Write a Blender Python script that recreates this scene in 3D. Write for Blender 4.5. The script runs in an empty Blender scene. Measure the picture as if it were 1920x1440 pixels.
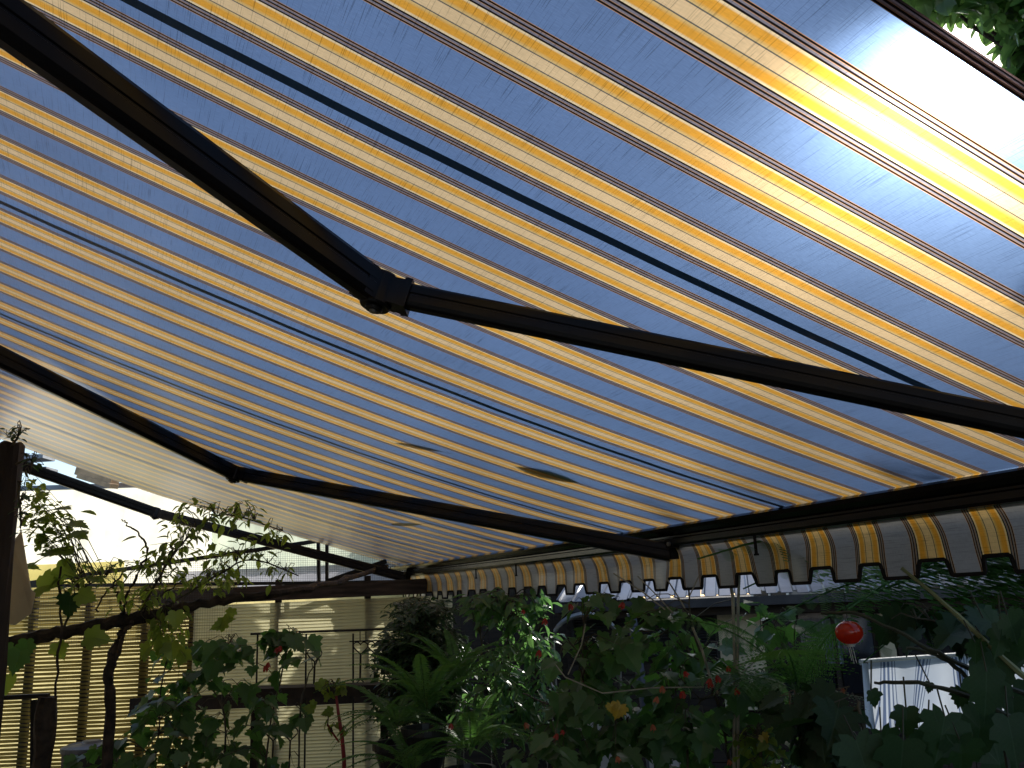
import bpy, bmesh, math, random
from mathutils import Vector, Matrix
from math import sin, cos, tan, pi, radians as R
random.seed(7)
rnd = random.random
def uni(a, b): return a + (b - a) * random.random()
S = bpy.context.scene
COL = S.collection

# ------------------------------------------------------------------ camera
CAMZ = 2.4
PITCH, ROLL, LENS = R(13.604), R(2.5), 1636.54 / 1920 * 36
Rv = Vector((1, 0, 0)); Fv = Vector((0, cos(PITCH), sin(PITCH))); Uv = Vector((0, -sin(PITCH), cos(PITCH)))
Rc = cos(ROLL) * Rv - sin(ROLL) * Uv; Uc = sin(ROLL) * Rv + cos(ROLL) * Uv
cam = bpy.data.cameras.new('camera'); camo = bpy.data.objects.new('camera', cam); COL.objects.link(camo)
cam.lens = LENS; cam.sensor_width = 36; cam.sensor_fit = 'HORIZONTAL'
cam.clip_start = 0.05; cam.clip_end = 600
m = Matrix((Rc, Uc, -Fv)).transposed().to_4x4(); m.translation = (0, 0, CAMZ)
camo.matrix_world = m; S.camera = camo
# ------------------------------------------------------------------ light
SUN_AZ, SUN_EL = 32.0, 29.5
SUNV = Vector((sin(R(SUN_AZ)) * cos(R(SUN_EL)), cos(R(SUN_AZ)) * cos(R(SUN_EL)), sin(R(SUN_EL))))
w = bpy.data.worlds.new('World'); S.world = w; w.use_nodes = True
nt = w.node_tree; nt.nodes.clear()
sky = nt.nodes.new('ShaderNodeTexSky'); sky.sky_type = 'NISHITA'; sky.sun_disc = False
sky.sun_elevation = R(SUN_EL); sky.sun_rotation = R(SUN_AZ)
bg = nt.nodes.new('ShaderNodeBackground'); bg.inputs[1].default_value = 0.20
wo = nt.nodes.new('ShaderNodeOutputWorld')
nt.links.new(sky.outputs[0], bg.inputs[0]); nt.links.new(bg.outputs[0], wo.inputs[0])
sun = bpy.data.lights.new('sun', 'SUN'); sun.energy = 3.9; sun.angle = R(0.5); sun.color = (1, .95, .87)
so = bpy.data.objects.new('sun', sun); COL.objects.link(so)
so.rotation_euler = SUNV.to_track_quat('Z', 'Y').to_euler(); so.location = (0, 0, 30)
S.view_settings.view_transform = 'Standard'; S.view_settings.look = 'None'
S.view_settings.exposure = 0.13; S.view_settings.gamma = 1
S.view_settings.use_curve_mapping = False
S.render.engine = 'CYCLES'
S.cycles.max_bounces = 7; S.cycles.diffuse_bounces = 3; S.cycles.glossy_bounces = 2
S.cycles.transmission_bounces = 5; S.cycles.transparent_max_bounces = 8
S.cycles.use_denoising = True
S.cycles.sample_clamp_indirect = 4

# ------------------------------------------------------------------ frames
AX = R(-24.9215)
XU = Vector((sin(AX), cos(AX), 0))        # along the front bar, away from the camera
DQ = Vector((XU.y, -XU.x, 0))             # outward, away from the house
UA, YB, ZB, TH = 1.5114, 2.4229, 0.3052, R(18.2731)
SG = (0.0483, 0.1502, -0.1558, -0.0145)
def W(u, q, z):                            # awning frame to world, z above ground
    p = XU * (u + UA) + DQ * q; return Vector((p.x, p.y, z))
def cloth(u, v, off=0.0):
    t = u / 6; L = 3.5
    sag = SG[0] + SG[1] * t + SG[2] * t * t
    z = CAMZ + ZB + v * sin(TH) - sag * 4 * (v / L) * (1 - v / L) + SG[3] * 4 * t * (1 - t)
    q = YB - v * cos(TH)
    return W(u, q, z + off)
def vec(x, y, z): return Vector((x, y, z))
def AT(px, py, Y):                         # a point Y metres ahead, from photo coordinates
    f = 1636.54; d = Rc * ((px - 960) / f) + Uc * ((720 - py) / f) + Fv
    d = d * (Y / d.y); return Vector((d.x, d.y, d.z + CAMZ))

# ------------------------------------------------------------------ tagging
def tag(o, label=None, cat=None, group=None, kind=None):
    if label: o['label'] = label
    if cat: o['category'] = cat
    if group: o['group'] = group
    if kind: o['kind'] = kind
    return o
def empty(name, loc=(0, 0, 0), label=None, cat=None, group=None):
    o = bpy.data.objects.new(name, None); o.location = loc; COL.objects.link(o)
    o.empty_display_size = .1
    tag(o, label, cat, group); return o
def put(name, mesh, parent=None, mw=None):
    o = bpy.data.objects.new(name, mesh); COL.objects.link(o)
    if parent is not None:
        o.parent = parent
        base = Matrix.Translation(parent.location) if parent.parent is None else parent.matrix_world_cache if False else Matrix.Translation(WL.get(parent.name, Vector((0, 0, 0))))
        o.matrix_parent_inverse = base.inverted()
    if mw is not None: o.matrix_world = mw if parent is None else mw
    return o
WL = {}
class MB:
    """collects geometry in world space"""
    def __init__(s): s.v = []; s.f = []; s.uv = []; s.mi = []
    def face(s, pts, uv=None, mi=0):
        i = len(s.v); s.v += [tuple(p) for p in pts]; s.f.append(tuple(range(i, i + len(pts))))
        s.uv.append(uv); s.mi.append(mi)
    def box(s, c, ax, ay, az, mi=0):
        """c centre, half-vectors"""
        c = Vector(c); i = len(s.v)
        for a in (-1, 1):
            for b in (-1, 1):
                for d in (-1, 1): s.v.append(tuple(c + ax * a + ay * b + az * d))
        for q in ((0, 1, 3, 2), (4, 6, 7, 5), (0, 4, 5, 1), (2, 3, 7, 6), (0, 2, 6, 4), (1, 5, 7, 3)):
            s.f.append(tuple(i + k for k in q)); s.uv.append(None); s.mi.append(mi)
    def bar(s, a, b, wd, ht, up=Vector((0, 0, 1)), mi=0):
        a = Vector(a); b = Vector(b); d = (b - a); L = d.length; d /= L
        x = d.cross(up).normalized(); z = x.cross(d)
        s.box((a + b) / 2, d * L / 2, x * wd / 2, z * ht / 2, mi)
    def tube(s, pts, rad, n=6, mi=0, cap=True):
        pts = [Vector(p) for p in pts]
        if not hasattr(rad, '__len__'): rad = [rad] * len(pts)
        base = len(s.v); ref = Vector((0.3, 0.2, 1)).normalized()
        for k, p in enumerate(pts):
            d = (pts[min(k + 1, len(pts) - 1)] - pts[max(k - 1, 0)])
            if d.length < 1e-9: d = Vector((0, 0, 1))
            d.normalize()
            x = d.cross(ref)
            if x.length < 1e-3: x = d.cross(Vector((1, 0, 0)))
            x.normalize(); y = d.cross(x)
            for j in range(n):
                a = 2 * pi * j / n; s.v.append(tuple(p + (x * cos(a) + y * sin(a)) * rad[k]))
        for k in range(len(pts) - 1):
            for j in range(n):
                j2 = (j + 1) % n
                s.f.append((base + k * n + j, base + k * n + j2, base + (k + 1) * n + j2, base + (k + 1) * n + j))
                s.uv.append(None); s.mi.append(mi)
        if cap:
            s.f.append(tuple(base + j for j in range(n))); s.uv.append(None); s.mi.append(mi)
            s.f.append(tuple(base + (len(pts) - 1) * n + j for j in range(n - 1, -1, -1))); s.uv.append(None); s.mi.append(mi)
    def extrude(s, prof, A, B, mi=0, uA=None):
        """prof: list of vectors offsets, swept from point A to B"""
        A = Vector(A); B = Vector(B); n = len(prof); i = len(s.v)
        s.v += [tuple(A + p) for p in prof] + [tuple(B + p) for p in prof]
        for j in range(n):
            k = (j + 1) % n
            s.f.append((i + j, i + k, i + n + k, i + n + j)); s.uv.append(None); s.mi.append(mi)
        s.f.append(tuple(i + j for j in range(n - 1, -1, -1))); s.uv.append(None); s.mi.append(mi)
        s.f.append(tuple(i + n + j for j in range(n))); s.uv.append(None); s.mi.append(mi)
    def mesh(s, name, mats, smooth=False):
        me = bpy.data.meshes.new(name); me.from_pydata(s.v, [], s.f)
        if not isinstance(mats, (list, tuple)): mats = [mats]
        for m_ in mats: me.materials.append(m_)
        if any(u is not None for u in s.uv):
            uvl = me.uv_layers.new(name='UVMap'); k = 0; data = uvl.data
            for fi, fc in enumerate(s.f):
                u = s.uv[fi]
                for j in range(len(fc)):
                    if u is not None: data[k].uv = u[j]
                    k += 1
        if any(s.mi): me.polygons.foreach_set('material_index', s.mi)
        if smooth: me.polygons.foreach_set('use_smooth', [True] * len(me.polygons))
        me.update(); return me
    def build(s, name, mats, parent=None, smooth=False, origin=None):
        o = bpy.data.objects.new(name, s.mesh(name, mats, smooth)); COL.objects.link(o)
        if parent is not None:
            o.parent = parent; o.location = -WL[parent.name] if parent.name in WL else -Vector(parent.location)
            WL[o.name] = Vector((0, 0, 0))
        elif origin is not None:
            o.data.transform(Matrix.Translation(-Vector(origin))); o.location = origin; WL[o.name] = Vector(origin)
        else: WL[o.name] = Vector((0, 0, 0))
        return o
def local(parent): return WL[parent.name] if parent.name in WL else Vector(parent.location)
def inst(name, me, parent, M):
    """an object sharing mesh data, placed by world matrix M under an unrotated parent"""
    o = bpy.data.objects.new(name, me); COL.objects.link(o); o.parent = parent
    o.matrix_basis = Matrix.Translation(-local(parent)) @ M
    return o

# ------------------------------------------------------------------ materials
def mat(name):
    m_ = bpy.data.materials.new(name); m_.use_nodes = True; n = m_.node_tree; n.nodes.clear()
    out = n.nodes.new('ShaderNodeOutputMaterial'); return m_, n, out
def simple(name, c, rough=.6, spec=.4, metal=0, var=.25, scale=6, bump=.15, c2=None, stretch=None, detail=6, fine=60):
    m_, n, out = mat(name); N = n.nodes.new; Lk = n.links.new
    p = N('ShaderNodeBsdfPrincipled'); p.inputs['Roughness'].default_value = rough
    p.inputs['Metallic'].default_value = metal; p.inputs['Specular IOR Level'].default_value = spec
    tc = N('ShaderNodeTexCoord'); mp = N('ShaderNodeMapping')
    if stretch: mp.inputs['Scale'].default_value = stretch
    Lk(tc.outputs['Object'], mp.inputs[0])
    no = N('ShaderNodeTexNoise'); no.inputs['Scale'].default_value = scale; no.inputs['Detail'].default_value = detail
    Lk(mp.outputs[0], no.inputs[0])
    cr = N('ShaderNodeValToRGB'); c2 = c2 or tuple(x * (1 - var * 1.6) for x in c)
    cr.color_ramp.elements[0].position = .35; cr.color_ramp.elements[1].position = .68
    cr.color_ramp.elements[0].color = (*c2, 1); cr.color_ramp.elements[1].color = (*c, 1)
    Lk(no.outputs[0], cr.inputs[0]); Lk(cr.outputs[0], p.inputs['Base Color'])
    rr = N('ShaderNodeMapRange'); rr.inputs[3].default_value = rough * .75; rr.inputs[4].default_value = min(1, rough * 1.25)
    Lk(no.outputs[0], rr.inputs[0]); Lk(rr.outputs[0], p.inputs['Roughness'])
    if bump:
        n2 = N('ShaderNodeTexNoise'); n2.inputs['Scale'].default_value = fine; n2.inputs['Detail'].default_value = 4
        Lk(mp.outputs[0], n2.inputs[0])
        b = N('ShaderNodeBump'); b.inputs['Strength'].default_value = bump; b.inputs['Distance'].default_value = .01
        Lk(n2.outputs[0], b.inputs['Height']); Lk(b.outputs[0], p.inputs['Normal'])
    Lk(p.outputs[0], out.inputs[0]); return m_
def leafmat(name, c, c2, trans=(.12, .3, .02), tw=.45, rough=.35, spec=.5, veins=1.0):
    m_, n, out = mat(name); N = n.nodes.new; Lk = n.links.new
    gi = N('ShaderNodeNewGeometry'); oi = N('ShaderNodeObjectInfo')
    ad = N('ShaderNodeMath'); ad.operation = 'ADD'; Lk(gi.outputs['Random Per Island'], ad.inputs[0]); Lk(oi.outputs['Random'], ad.inputs[1])
    fr = N('ShaderNodeMath'); fr.operation = 'FRACT'; Lk(ad.outputs[0], fr.inputs[0])
    mx = N('ShaderNodeMix'); mx.data_type = 'RGBA'; mx.inputs[6].default_value = (*c, 1); mx.inputs[7].default_value = (*c2, 1)
    Lk(fr.outputs[0], mx.inputs[0])
    tc = N('ShaderNodeTexCoord'); no = N('ShaderNodeTexNoise'); no.inputs['Scale'].default_value = 25; Lk(tc.outputs['Object'], no.inputs[0])
    mm = N('ShaderNodeMix'); mm.data_type = 'RGBA'; mm.blend_type = 'MULTIPLY'; mm.inputs[0].default_value = .5
    Lk(mx.outputs[2], mm.inputs[6]); Lk(no.outputs[0], mm.inputs[7])
    # midrib and side veins from the leaf's own outline coordinates
    uv = N('ShaderNodeUVMap'); uv.uv_map = 'UVMap'; sx = N('ShaderNodeSeparateXYZ'); Lk(uv.outputs[0], sx.inputs[0])
    def mth(op, a, b=0.0, c=0.0):
        x = N('ShaderNodeMath'); x.operation = op
        for k, q in enumerate((a, b, c)):
            if isinstance(q, (int, float)): x.inputs[k].default_value = q
            else: Lk(q, x.inputs[k])
        return x.outputs[0]
    ax = mth('ABSOLUTE', sx.outputs[0]); rib = mth('SUBTRACT', 1, mth('DIVIDE', ax, .022))
    sv = mth('SUBTRACT', 1, mth('DIVIDE', mth('ABSOLUTE', mth('SINE', mth('MULTIPLY', mth('SUBTRACT', sx.outputs[1], mth('MULTIPLY', ax, .85)), 26))), .16))
    vn = mth('MAXIMUM', mth('MAXIMUM', rib, mth('MULTIPLY', sv, .6)), 0)
    mv = N('ShaderNodeMix'); mv.data_type = 'RGBA'; Lk(mth('MULTIPLY', vn, .55 * veins), mv.inputs[0]); Lk(mm.outputs[2], mv.inputs[6]); mv.inputs[7].default_value = (*[min(.8, q * 1.9 + .03) for q in c], 1)
    p = N('ShaderNodeBsdfPrincipled'); p.inputs['Roughness'].default_value = rough; p.inputs['Specular IOR Level'].default_value = spec
    Lk(mv.outputs[2], p.inputs['Base Color'])
    tv = N('ShaderNodeMix'); tv.data_type = 'RGBA'; Lk(mth('MULTIPLY', vn, .5 * veins), tv.inputs[0]); tv.inputs[6].default_value = (*trans, 1); tv.inputs[7].default_value = (*[q * .45 for q in trans], 1)
    t = N('ShaderNodeBsdfTranslucent'); Lk(tv.outputs[2], t.inputs[0])
    ms = N('ShaderNodeMixShader'); ms.inputs[0].default_value = tw
    Lk(p.outputs[0], ms.inputs[1]); Lk(t.outputs[0], ms.inputs[2]); Lk(ms.outputs[0], out.inputs[0]); return m_

def fabric(name, thick=1.0, fwd=.15, tint=(1, 1, 1), blue=(.134, .212, .37)):
    m_, n, out = mat(name); N = n.nodes.new; Lk = n.links.new
    uv = N('ShaderNodeUVMap'); uv.uv_map = 'UVMap'; sp = N('ShaderNodeSeparateXYZ'); Lk(uv.outputs[0], sp.inputs[0])
    def mth(op, a, b=None, c=None):
        x = N('ShaderNodeMath'); x.operation = op
        for k, q in enumerate((a, b, c)):
            if q is None: continue
            if isinstance(q, (int, float)): x.inputs[k].default_value = q
            else: Lk(q, x.inputs[k])
        return x.outputs[0]
    t = mth('MULTIPLY', sp.outputs[0], 1 / .24)
    t = mth('FRACT', mth('ADD', t, 100.5))
    t = mth('MULTIPLY', mth('ABSOLUTE', mth('SUBTRACT', t, .5)), 2.0)     # 0 mid blue .. 1 mid yellow
    cr = N('ShaderNodeValToRGB'); e = cr.color_ramp; e.interpolation = 'LINEAR'
    org = (.50, .27, .12); blk = (.006, .004, .004); gry = (.20, .185, .21)
    crm = (.78, .62, .36); yel = (.72, .345, .045); tan_ = (.66, .46, .18); lin = (.12, .11, .09); mid = (.72, .52, .28)
    stops = [(0, blue), (.424, blue), (.427, org), (.433, org), (.437, blk), (.464, blk), (.468, org), (.477, gry), (.503, gry), (.509, blk), (.537, blk),
             (.541, org), (.551, gry), (.583, gry), (.588, blk), (.616, blk), (.620, crm), (.645, crm), (.675, yel), (.79, yel), (.855, tan_),
             (.866, tan_), (.869, lin), (.888, lin), (.892, mid), (1, mid)]
    def col(c): return (*[a * b for a, b in zip(c, tint)], 1)
    e.elements[0].position = 0; e.elements[0].color = col(stops[0][1]); e.elements[1].position = 1; e.elements[1].color = col(stops[-1][1])
    for pz, c in stops[1:-1]:
        q = e.elements.new(pz); q.color = col(c)
    Lk(t, cr.inputs[0])
    # weft threads: fine broken lines across the stripes, and slubs along them
    mp = N('ShaderNodeMapping'); mp.inputs['Scale'].default_value = (9, 560, 1); Lk(uv.outputs[0], mp.inputs[0])
    n1 = N('ShaderNodeTexNoise'); n1.inputs['Scale'].default_value = 1; n1.inputs['Detail'].default_value = 1; Lk(mp.outputs[0], n1.inputs[0])
    mr = N('ShaderNodeMapRange'); mr.inputs[1].default_value = .60; mr.inputs[2].default_value = .68; mr.inputs[3].default_value = 1; mr.inputs[4].default_value = .6
    Lk(n1.outputs[0], mr.inputs[0])
    mp2 = N('ShaderNodeMapping'); mp2.inputs['Scale'].default_value = (500, 60, 1); Lk(uv.outputs[0], mp2.inputs[0])
    n2 = N('ShaderNodeTexNoise'); n2.inputs['Scale'].default_value = 1; n2.inputs['Detail'].default_value = 3; Lk(mp2.outputs[0], n2.inputs[0])
    mr2 = N('ShaderNodeMapRange'); mr2.inputs[1].default_value = .2; mr2.inputs[2].default_value = .8; mr2.inputs[3].default_value = .84; mr2.inputs[4].default_value = 1.14
    Lk(n2.outputs[0], mr2.inputs[0])
    n3 = N('ShaderNodeTexNoise'); n3.inputs['Scale'].default_value = 2.2; n3.inputs['Detail'].default_value = 5; Lk(uv.outputs[0], n3.inputs[0])
    mr3 = N('ShaderNodeMapRange'); mr3.inputs[1].default_value = .3; mr3.inputs[2].default_value = .7; mr3.inputs[3].default_value = .88; mr3.inputs[4].default_value = 1.06
    Lk(n3.outputs[0], mr3.inputs[0])
    k = mth('MULTIPLY', mth('MULTIPLY', mr.outputs[0], mr2.outputs[0]), mr3.outputs[0])
    # damp grime close to the front bar
    gr = N('ShaderNodeTexNoise'); gr.inputs['Scale'].default_value = 3.1; gr.inputs['Detail'].default_value = 6
    mpg = N('ShaderNodeMapping'); mpg.inputs['Scale'].default_value = (1, .45, 1); Lk(uv.outputs[0], mpg.inputs[0]); Lk(mpg.outputs[0], gr.inputs[0])
    g1 = N('ShaderNodeMapRange'); g1.inputs[1].default_value = .50; g1.inputs[2].default_value = .64; Lk(gr.outputs[0], g1.inputs[0])
    g2 = N('ShaderNodeMapRange'); g2.inputs[1].default_value = .55; g2.inputs[2].default_value = .08; Lk(sp.outputs[1], g2.inputs[0])
    g3 = N('ShaderNodeMapRange'); g3.inputs[1].default_value = 0; g3.inputs[2].default_value = .02; Lk(sp.outputs[1], g3.inputs[0])
    g = mth('SUBTRACT', 1, mth('MULTIPLY', mth('MULTIPLY', mth('MULTIPLY', g1.outputs[0], g2.outputs[0]), g3.outputs[0]), .75))
    k = mth('MULTIPLY', k, g)
    vs = N('ShaderNodeVectorMath'); vs.operation = 'SCALE'; Lk(cr.outputs[0], vs.inputs[0]); Lk(k, vs.inputs['Scale'])
    tl = N('ShaderNodeBsdfTranslucent'); Lk(vs.outputs[0], tl.inputs[0])
    df = N('ShaderNodeBsdfDiffuse'); Lk(vs.outputs[0], df.inputs[0])
    rf = N('ShaderNodeBsdfRefraction'); rf.inputs['IOR'].default_value = .88; rf.inputs['Roughness'].default_value = 1.0; Lk(vs.outputs[0], rf.inputs[0])
    r2 = N('ShaderNodeBsdfRefraction'); r2.inputs['IOR'].default_value = .94; r2.inputs['Roughness'].default_value = 1.0; Lk(vs.outputs[0], r2.inputs[0])
    rm = N('ShaderNodeMixShader'); rm.inputs[0].default_value = .45; Lk(rf.outputs[0], rm.inputs[1]); Lk(r2.outputs[0], rm.inputs[2])
    gl = N('ShaderNodeBsdfGlossy'); gl.inputs['Roughness'].default_value = .30; gl.inputs[0].default_value = (.8, .8, .8, 1)
    lw_ = N('ShaderNodeLayerWeight'); lw_.inputs[0].default_value = .5
    lp = mth('MULTIPLY_ADD', mth('POWER', lw_.outputs['Facing'], 3.6), 1.05, .012)
    a = N('ShaderNodeMixShader'); a.inputs[0].default_value = .62 * thick; Lk(df.outputs[0], a.inputs[1]); Lk(tl.outputs[0], a.inputs[2])
    b = N('ShaderNodeMixShader'); b.inputs[0].default_value = fwd; Lk(a.outputs[0], b.inputs[1]); Lk(rm.outputs[0], b.inputs[2])
    c = N('ShaderNodeMixShader'); Lk(lp, c.inputs[0]); Lk(b.outputs[0], c.inputs[1]); Lk(gl.outputs[0], c.inputs[2])
    Lk(c.outputs[0], out.inputs[0]); return m_
def sheet(name, c, tw=.7, ribs=0, stretch=(1, 1, 1)):
    m_, n, out = mat(name); N = n.nodes.new; Lk = n.links.new
    tc = N('ShaderNodeTexCoord'); no = N('ShaderNodeTexNoise'); no.inputs['Scale'].default_value = 3; no.inputs['Detail'].default_value = 5
    mp = N('ShaderNodeMapping'); mp.inputs['Scale'].default_value = stretch; Lk(tc.outputs['Object'], mp.inputs[0]); Lk(mp.outputs[0], no.inputs[0])
    cr = N('ShaderNodeValToRGB'); cr.color_ramp.elements[0].position = .3; cr.color_ramp.elements[0].color = (*[x * .72 for x in c], 1)
    cr.color_ramp.elements[1].position = .6; cr.color_ramp.elements[1].color = (*c, 1); Lk(no.outputs[0], cr.inputs[0])
    df = N('ShaderNodeBsdfDiffuse'); tl = N('ShaderNodeBsdfTranslucent'); Lk(cr.outputs[0], df.inputs[0]); Lk(cr.outputs[0], tl.inputs[0])
    a = N('ShaderNodeMixShader'); a.inputs[0].default_value = tw; Lk(df.outputs[0], a.inputs[1]); Lk(tl.outputs[0], a.inputs[2])
    Lk(a.outputs[0], out.inputs[0]); return m_

M = {}
M['fabric'] = fabric('awning_cloth')
M['seam'] = fabric('seam_tape', thick=.5, fwd=.03, tint=(.35, .42, .30))
M['valance'] = fabric('shaded_valance_cloth', thick=1.0, fwd=.03, tint=(.95, .86, .60), blue=(.27, .29, .39))  # canvas cloth; its greyer look without light shining through is put into the colour
M['armblack'] = simple('black_powder_coat', (.006, .006, .007), rough=.32, spec=.3, var=.3, scale=9, bump=.04)
M['barblack'] = simple('weathered_black_aluminium', (.007, .0065, .006), rough=.24, spec=.4, var=.25, scale=14, bump=.02, stretch=(1, 1, 3))
M['trim'] = simple('black_binding_tape', (.012, .011, .010), rough=.8, spec=.2, fine=200)
M['steel'] = simple('dull_zinc', (.35, .34, .32), rough=.4, metal=.8)
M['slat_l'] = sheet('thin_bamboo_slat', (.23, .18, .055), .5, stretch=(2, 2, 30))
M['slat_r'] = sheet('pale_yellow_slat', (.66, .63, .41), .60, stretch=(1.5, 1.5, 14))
M['darkwood'] = simple('dark_weathered_wood', (.045, .034, .026), rough=.75, var=.45, scale=8, stretch=(1, 1, .25), bump=.5, fine=40)
M['brownboard'] = simple('brown_stained_board', (.085, .060, .048), rough=.7, var=.5, scale=10, stretch=(.4, .4, 3), bump=.35, fine=40)
M['bark'] = simple('bark', (.07, .05, .035), rough=.85, var=.5, scale=14, bump=.8, fine=45)
M['stalk'] = simple('green_brown_stalk', (.035, .04, .02), rough=.6, bump=.1)
M['twig'] = simple('twig_bark', (.10, .085, .05), rough=.7, var=.4, scale=20, bump=.2)
M['paletwig'] = simple('pale_stem', (.36, .33, .24), rough=.6, var=.3, scale=20, bump=.1)
M['iron'] = simple('black_wrought_iron', (.012, .012, .012), rough=.5, var=.3, bump=.2)
M['whitesheet'] = sheet('white_plastic_sheeting', (.98, .95, .78), .88)
M['creamsheet'] = sheet('cream_plastic_sheeting', (.64, .55, .26), .8)
M['greensheet'] = sheet('greenish_fibreglass', (.66, .72, .56), .75)
M['yellowsheet'] = sheet('yellow_plastic', (.97, .85, .35), .85)
M['greysheet'] = sheet('grey_lavender_board', (.42, .42, .46), .6)
M['tarp'] = sheet('beige_tarp', (.74, .68, .52), .55)
M['wire'] = simple('galvanised_wire', (.08, .08, .08), rough=.5, metal=.5, bump=0)
M['roofmetal'] = simple('grey_roof_metal', (.20, .23, .28), rough=.38, metal=.35, var=.3, scale=4, bump=.1)
M['gutter'] = simple('dark_gutter', (.05, .05, .055), rough=.4, bump=.1)
M['shedwall'] = simple('dark_brown_wall_board', (.045, .032, .022), rough=.8, var=.4, stretch=(.5, .5, 6), bump=.3)
M['shutter'] = simple('black_shutter_slat', (.03, .03, .03), rough=.35, bump=.05)
M['cream'] = simple('cream_render', (.55, .48, .32), rough=.85, var=.15, scale=7, bump=.3)
M['glass'] = simple('dark_window_glass', (.012, .014, .018), rough=.06, spec=.9, var=.1, bump=0)
M['whitepaint'] = simple('white_painted_board', (.62, .60, .54), rough=.5, var=.15, bump=.15)
M['plaster'] = simple('white_house_plaster', (.62, .58, .50), rough=.9, var=.12, scale=3, bump=.3)
M['brick'] = simple('grey_rendered_house_wall', (.30, .27, .24), rough=.9, var=.2, scale=3, bump=.3)
M['soil'] = simple('garden_soil', (.055, .04, .028), rough=.95, var=.5, scale=5, bump=.9, fine=30)
M['paving'] = simple('pale_paving', (.34, .31, .26), rough=.9, var=.3, scale=2, bump=.4)
M['deck'] = simple('deck_board', (.16, .11, .07), rough=.7, var=.4, stretch=(1, 1, 1), bump=.3)
M['hedge'] = leafmat('hedge_leaf', (.05, .12, .035), (.03, .075, .02), (.10, .2, .03), .35)
M['dark_leaf'] = leafmat('dark_shrub_leaf', (.035, .08, .03), (.06, .12, .045), (.06, .16, .03), .3, rough=.3)
M['glossy_leaf'] = leafmat('glossy_evergreen_leaf', (.06, .15, .055), (.08, .18, .05), (.22, .48, .12), .42, rough=.22, spec=.7)
M['vine_leaf'] = leafmat('vine_leaf', (.06, .12, .02), (.11, .16, .03), (.42, .58, .07), .55)
M['maple_leaf'] = leafmat('lobed_leaf', (.035, .09, .026), (.10, .215, .075), (.14, .34, .05), .38, rough=.34)
M['big_leaf'] = leafmat('broad_dark_leaf', (.018, .048, .016), (.035, .085, .03), (.03, .09, .015), .3, rough=.5, spec=.3)
M['fern_leaf'] = leafmat('fern_leaf', (.06, .16, .04), (.13, .28, .08), (.13, .32, .05), .42, rough=.5, veins=0)
M['tree_leaf'] = leafmat('tall_tree_leaf', (.05, .10, .03), (.08, .13, .04), (.22, .42, .10), .5, rough=.25, spec=.7)
M['yellow_leaf'] = leafmat('yellow_leaf', (.5, .32, .03), (.55, .4, .05), (.5, .35, .03), .4)
M['dead_leaf'] = leafmat('dead_leaf', (.10, .06, .02), (.14, .09, .03), (.16, .11, .02), .5, rough=.8)
M['petal'] = leafmat('red_petal', (.45, .03, .02), (.50, .07, .03), (.6, .05, .03), .45, rough=.4, veins=0)
M['petal_o'] = leafmat('orange_petal', (.50, .14, .06), (.55, .2, .08), (.5, .18, .06), .45, rough=.4, veins=0)
M['lantern'] = leafmat('red_lantern_glass', (.55, .035, .01), (.55, .05, .015), (.9, .12, .02), .5, rough=.1, spec=.9, veins=0)
M['stripecloth'] = None
def stripecloth():
    m_, n, out = mat('blue_striped_white_cloth'); N = n.nodes.new; Lk = n.links.new
    uv = N('ShaderNodeUVMap'); uv.uv_map = 'UVMap'; sp = N('ShaderNodeSeparateXYZ'); Lk(uv.outputs[0], sp.inputs[0])
    wv = N('ShaderNodeMath'); wv.operation = 'MULTIPLY'; wv.inputs[1].default_value = 1 / .22; Lk(sp.outputs[0], wv.inputs[0])
    fr = N('ShaderNodeMath'); fr.operation = 'FRACT'; Lk(wv.outputs[0], fr.inputs[0])
    cr = N('ShaderNodeValToRGB'); cr.color_ramp.interpolation = 'CONSTANT'; e = cr.color_ramp
    wt = (.70, .78, .88, 1); bl = (.16, .22, .36, 1)
    e.elements[0].color = wt; e.elements[1].position = .52; e.elements[1].color = bl
    for p_, c_ in ((.55, wt), (.59, bl), (.65, wt), (.70, bl), (.76, wt), (.82, bl), (.85, wt), (.9, bl), (.92, wt)):
        q = e.elements.new(p_); q.color = c_
    Lk(fr.outputs[0], cr.inputs[0])
    df = N('ShaderNodeBsdfDiffuse'); tl = N('ShaderNodeBsdfTranslucent'); Lk(cr.outputs[0], df.inputs[0]); Lk(cr.outputs[0], tl.inputs[0])
    a = N('ShaderNodeMixShader'); a.inputs[0].default_value = .5; Lk(df.outputs[0], a.inputs[1]); Lk(tl.outputs[0], a.inputs[2]); Lk(a.outputs[0], out.inputs[0])
    return m_
M['stripecloth'] = stripecloth()

# ================================================================== the ground and the house behind
b = MB(); b.face([(-250, -250, 0), (250, -250, 0), (250, 250, 0), (-250, 250, 0)]); tag(b.build('ground', M['soil']), kind='structure')
b = MB(); b.face([W(5.2, 1.7, .006), W(30, 1.7, .006), W(30, 10.9, .006), W(5.2, 10.9, .006)]); tag(b.build('paving', M['paving']), kind='structure')
dk = MB()
dk.box(W(3, 0.1, .38), XU * 6, DQ * 1.5, Vector((0, 0, .38)))
deck = dk.build('deck', M['deck']); tag(deck, kind='structure')
db = MB(); db.box((0, 0, 0), XU * 6, DQ * .068, Vector((0, 0, .012)))
dme = db.mesh('deck_board', M['deck'])
for i in range(20):
    inst('deck_board', dme, deck, Matrix.Translation(W(3, -1.32 + i * .15, .775)))
hw = MB(); hw.box(W(1.3, -1.15, 2.3), XU * 5.3, DQ * .12, Vector((0, 0, 2.3)))
tag(hw.build('house_wall', M['plaster']), kind='structure')
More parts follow.
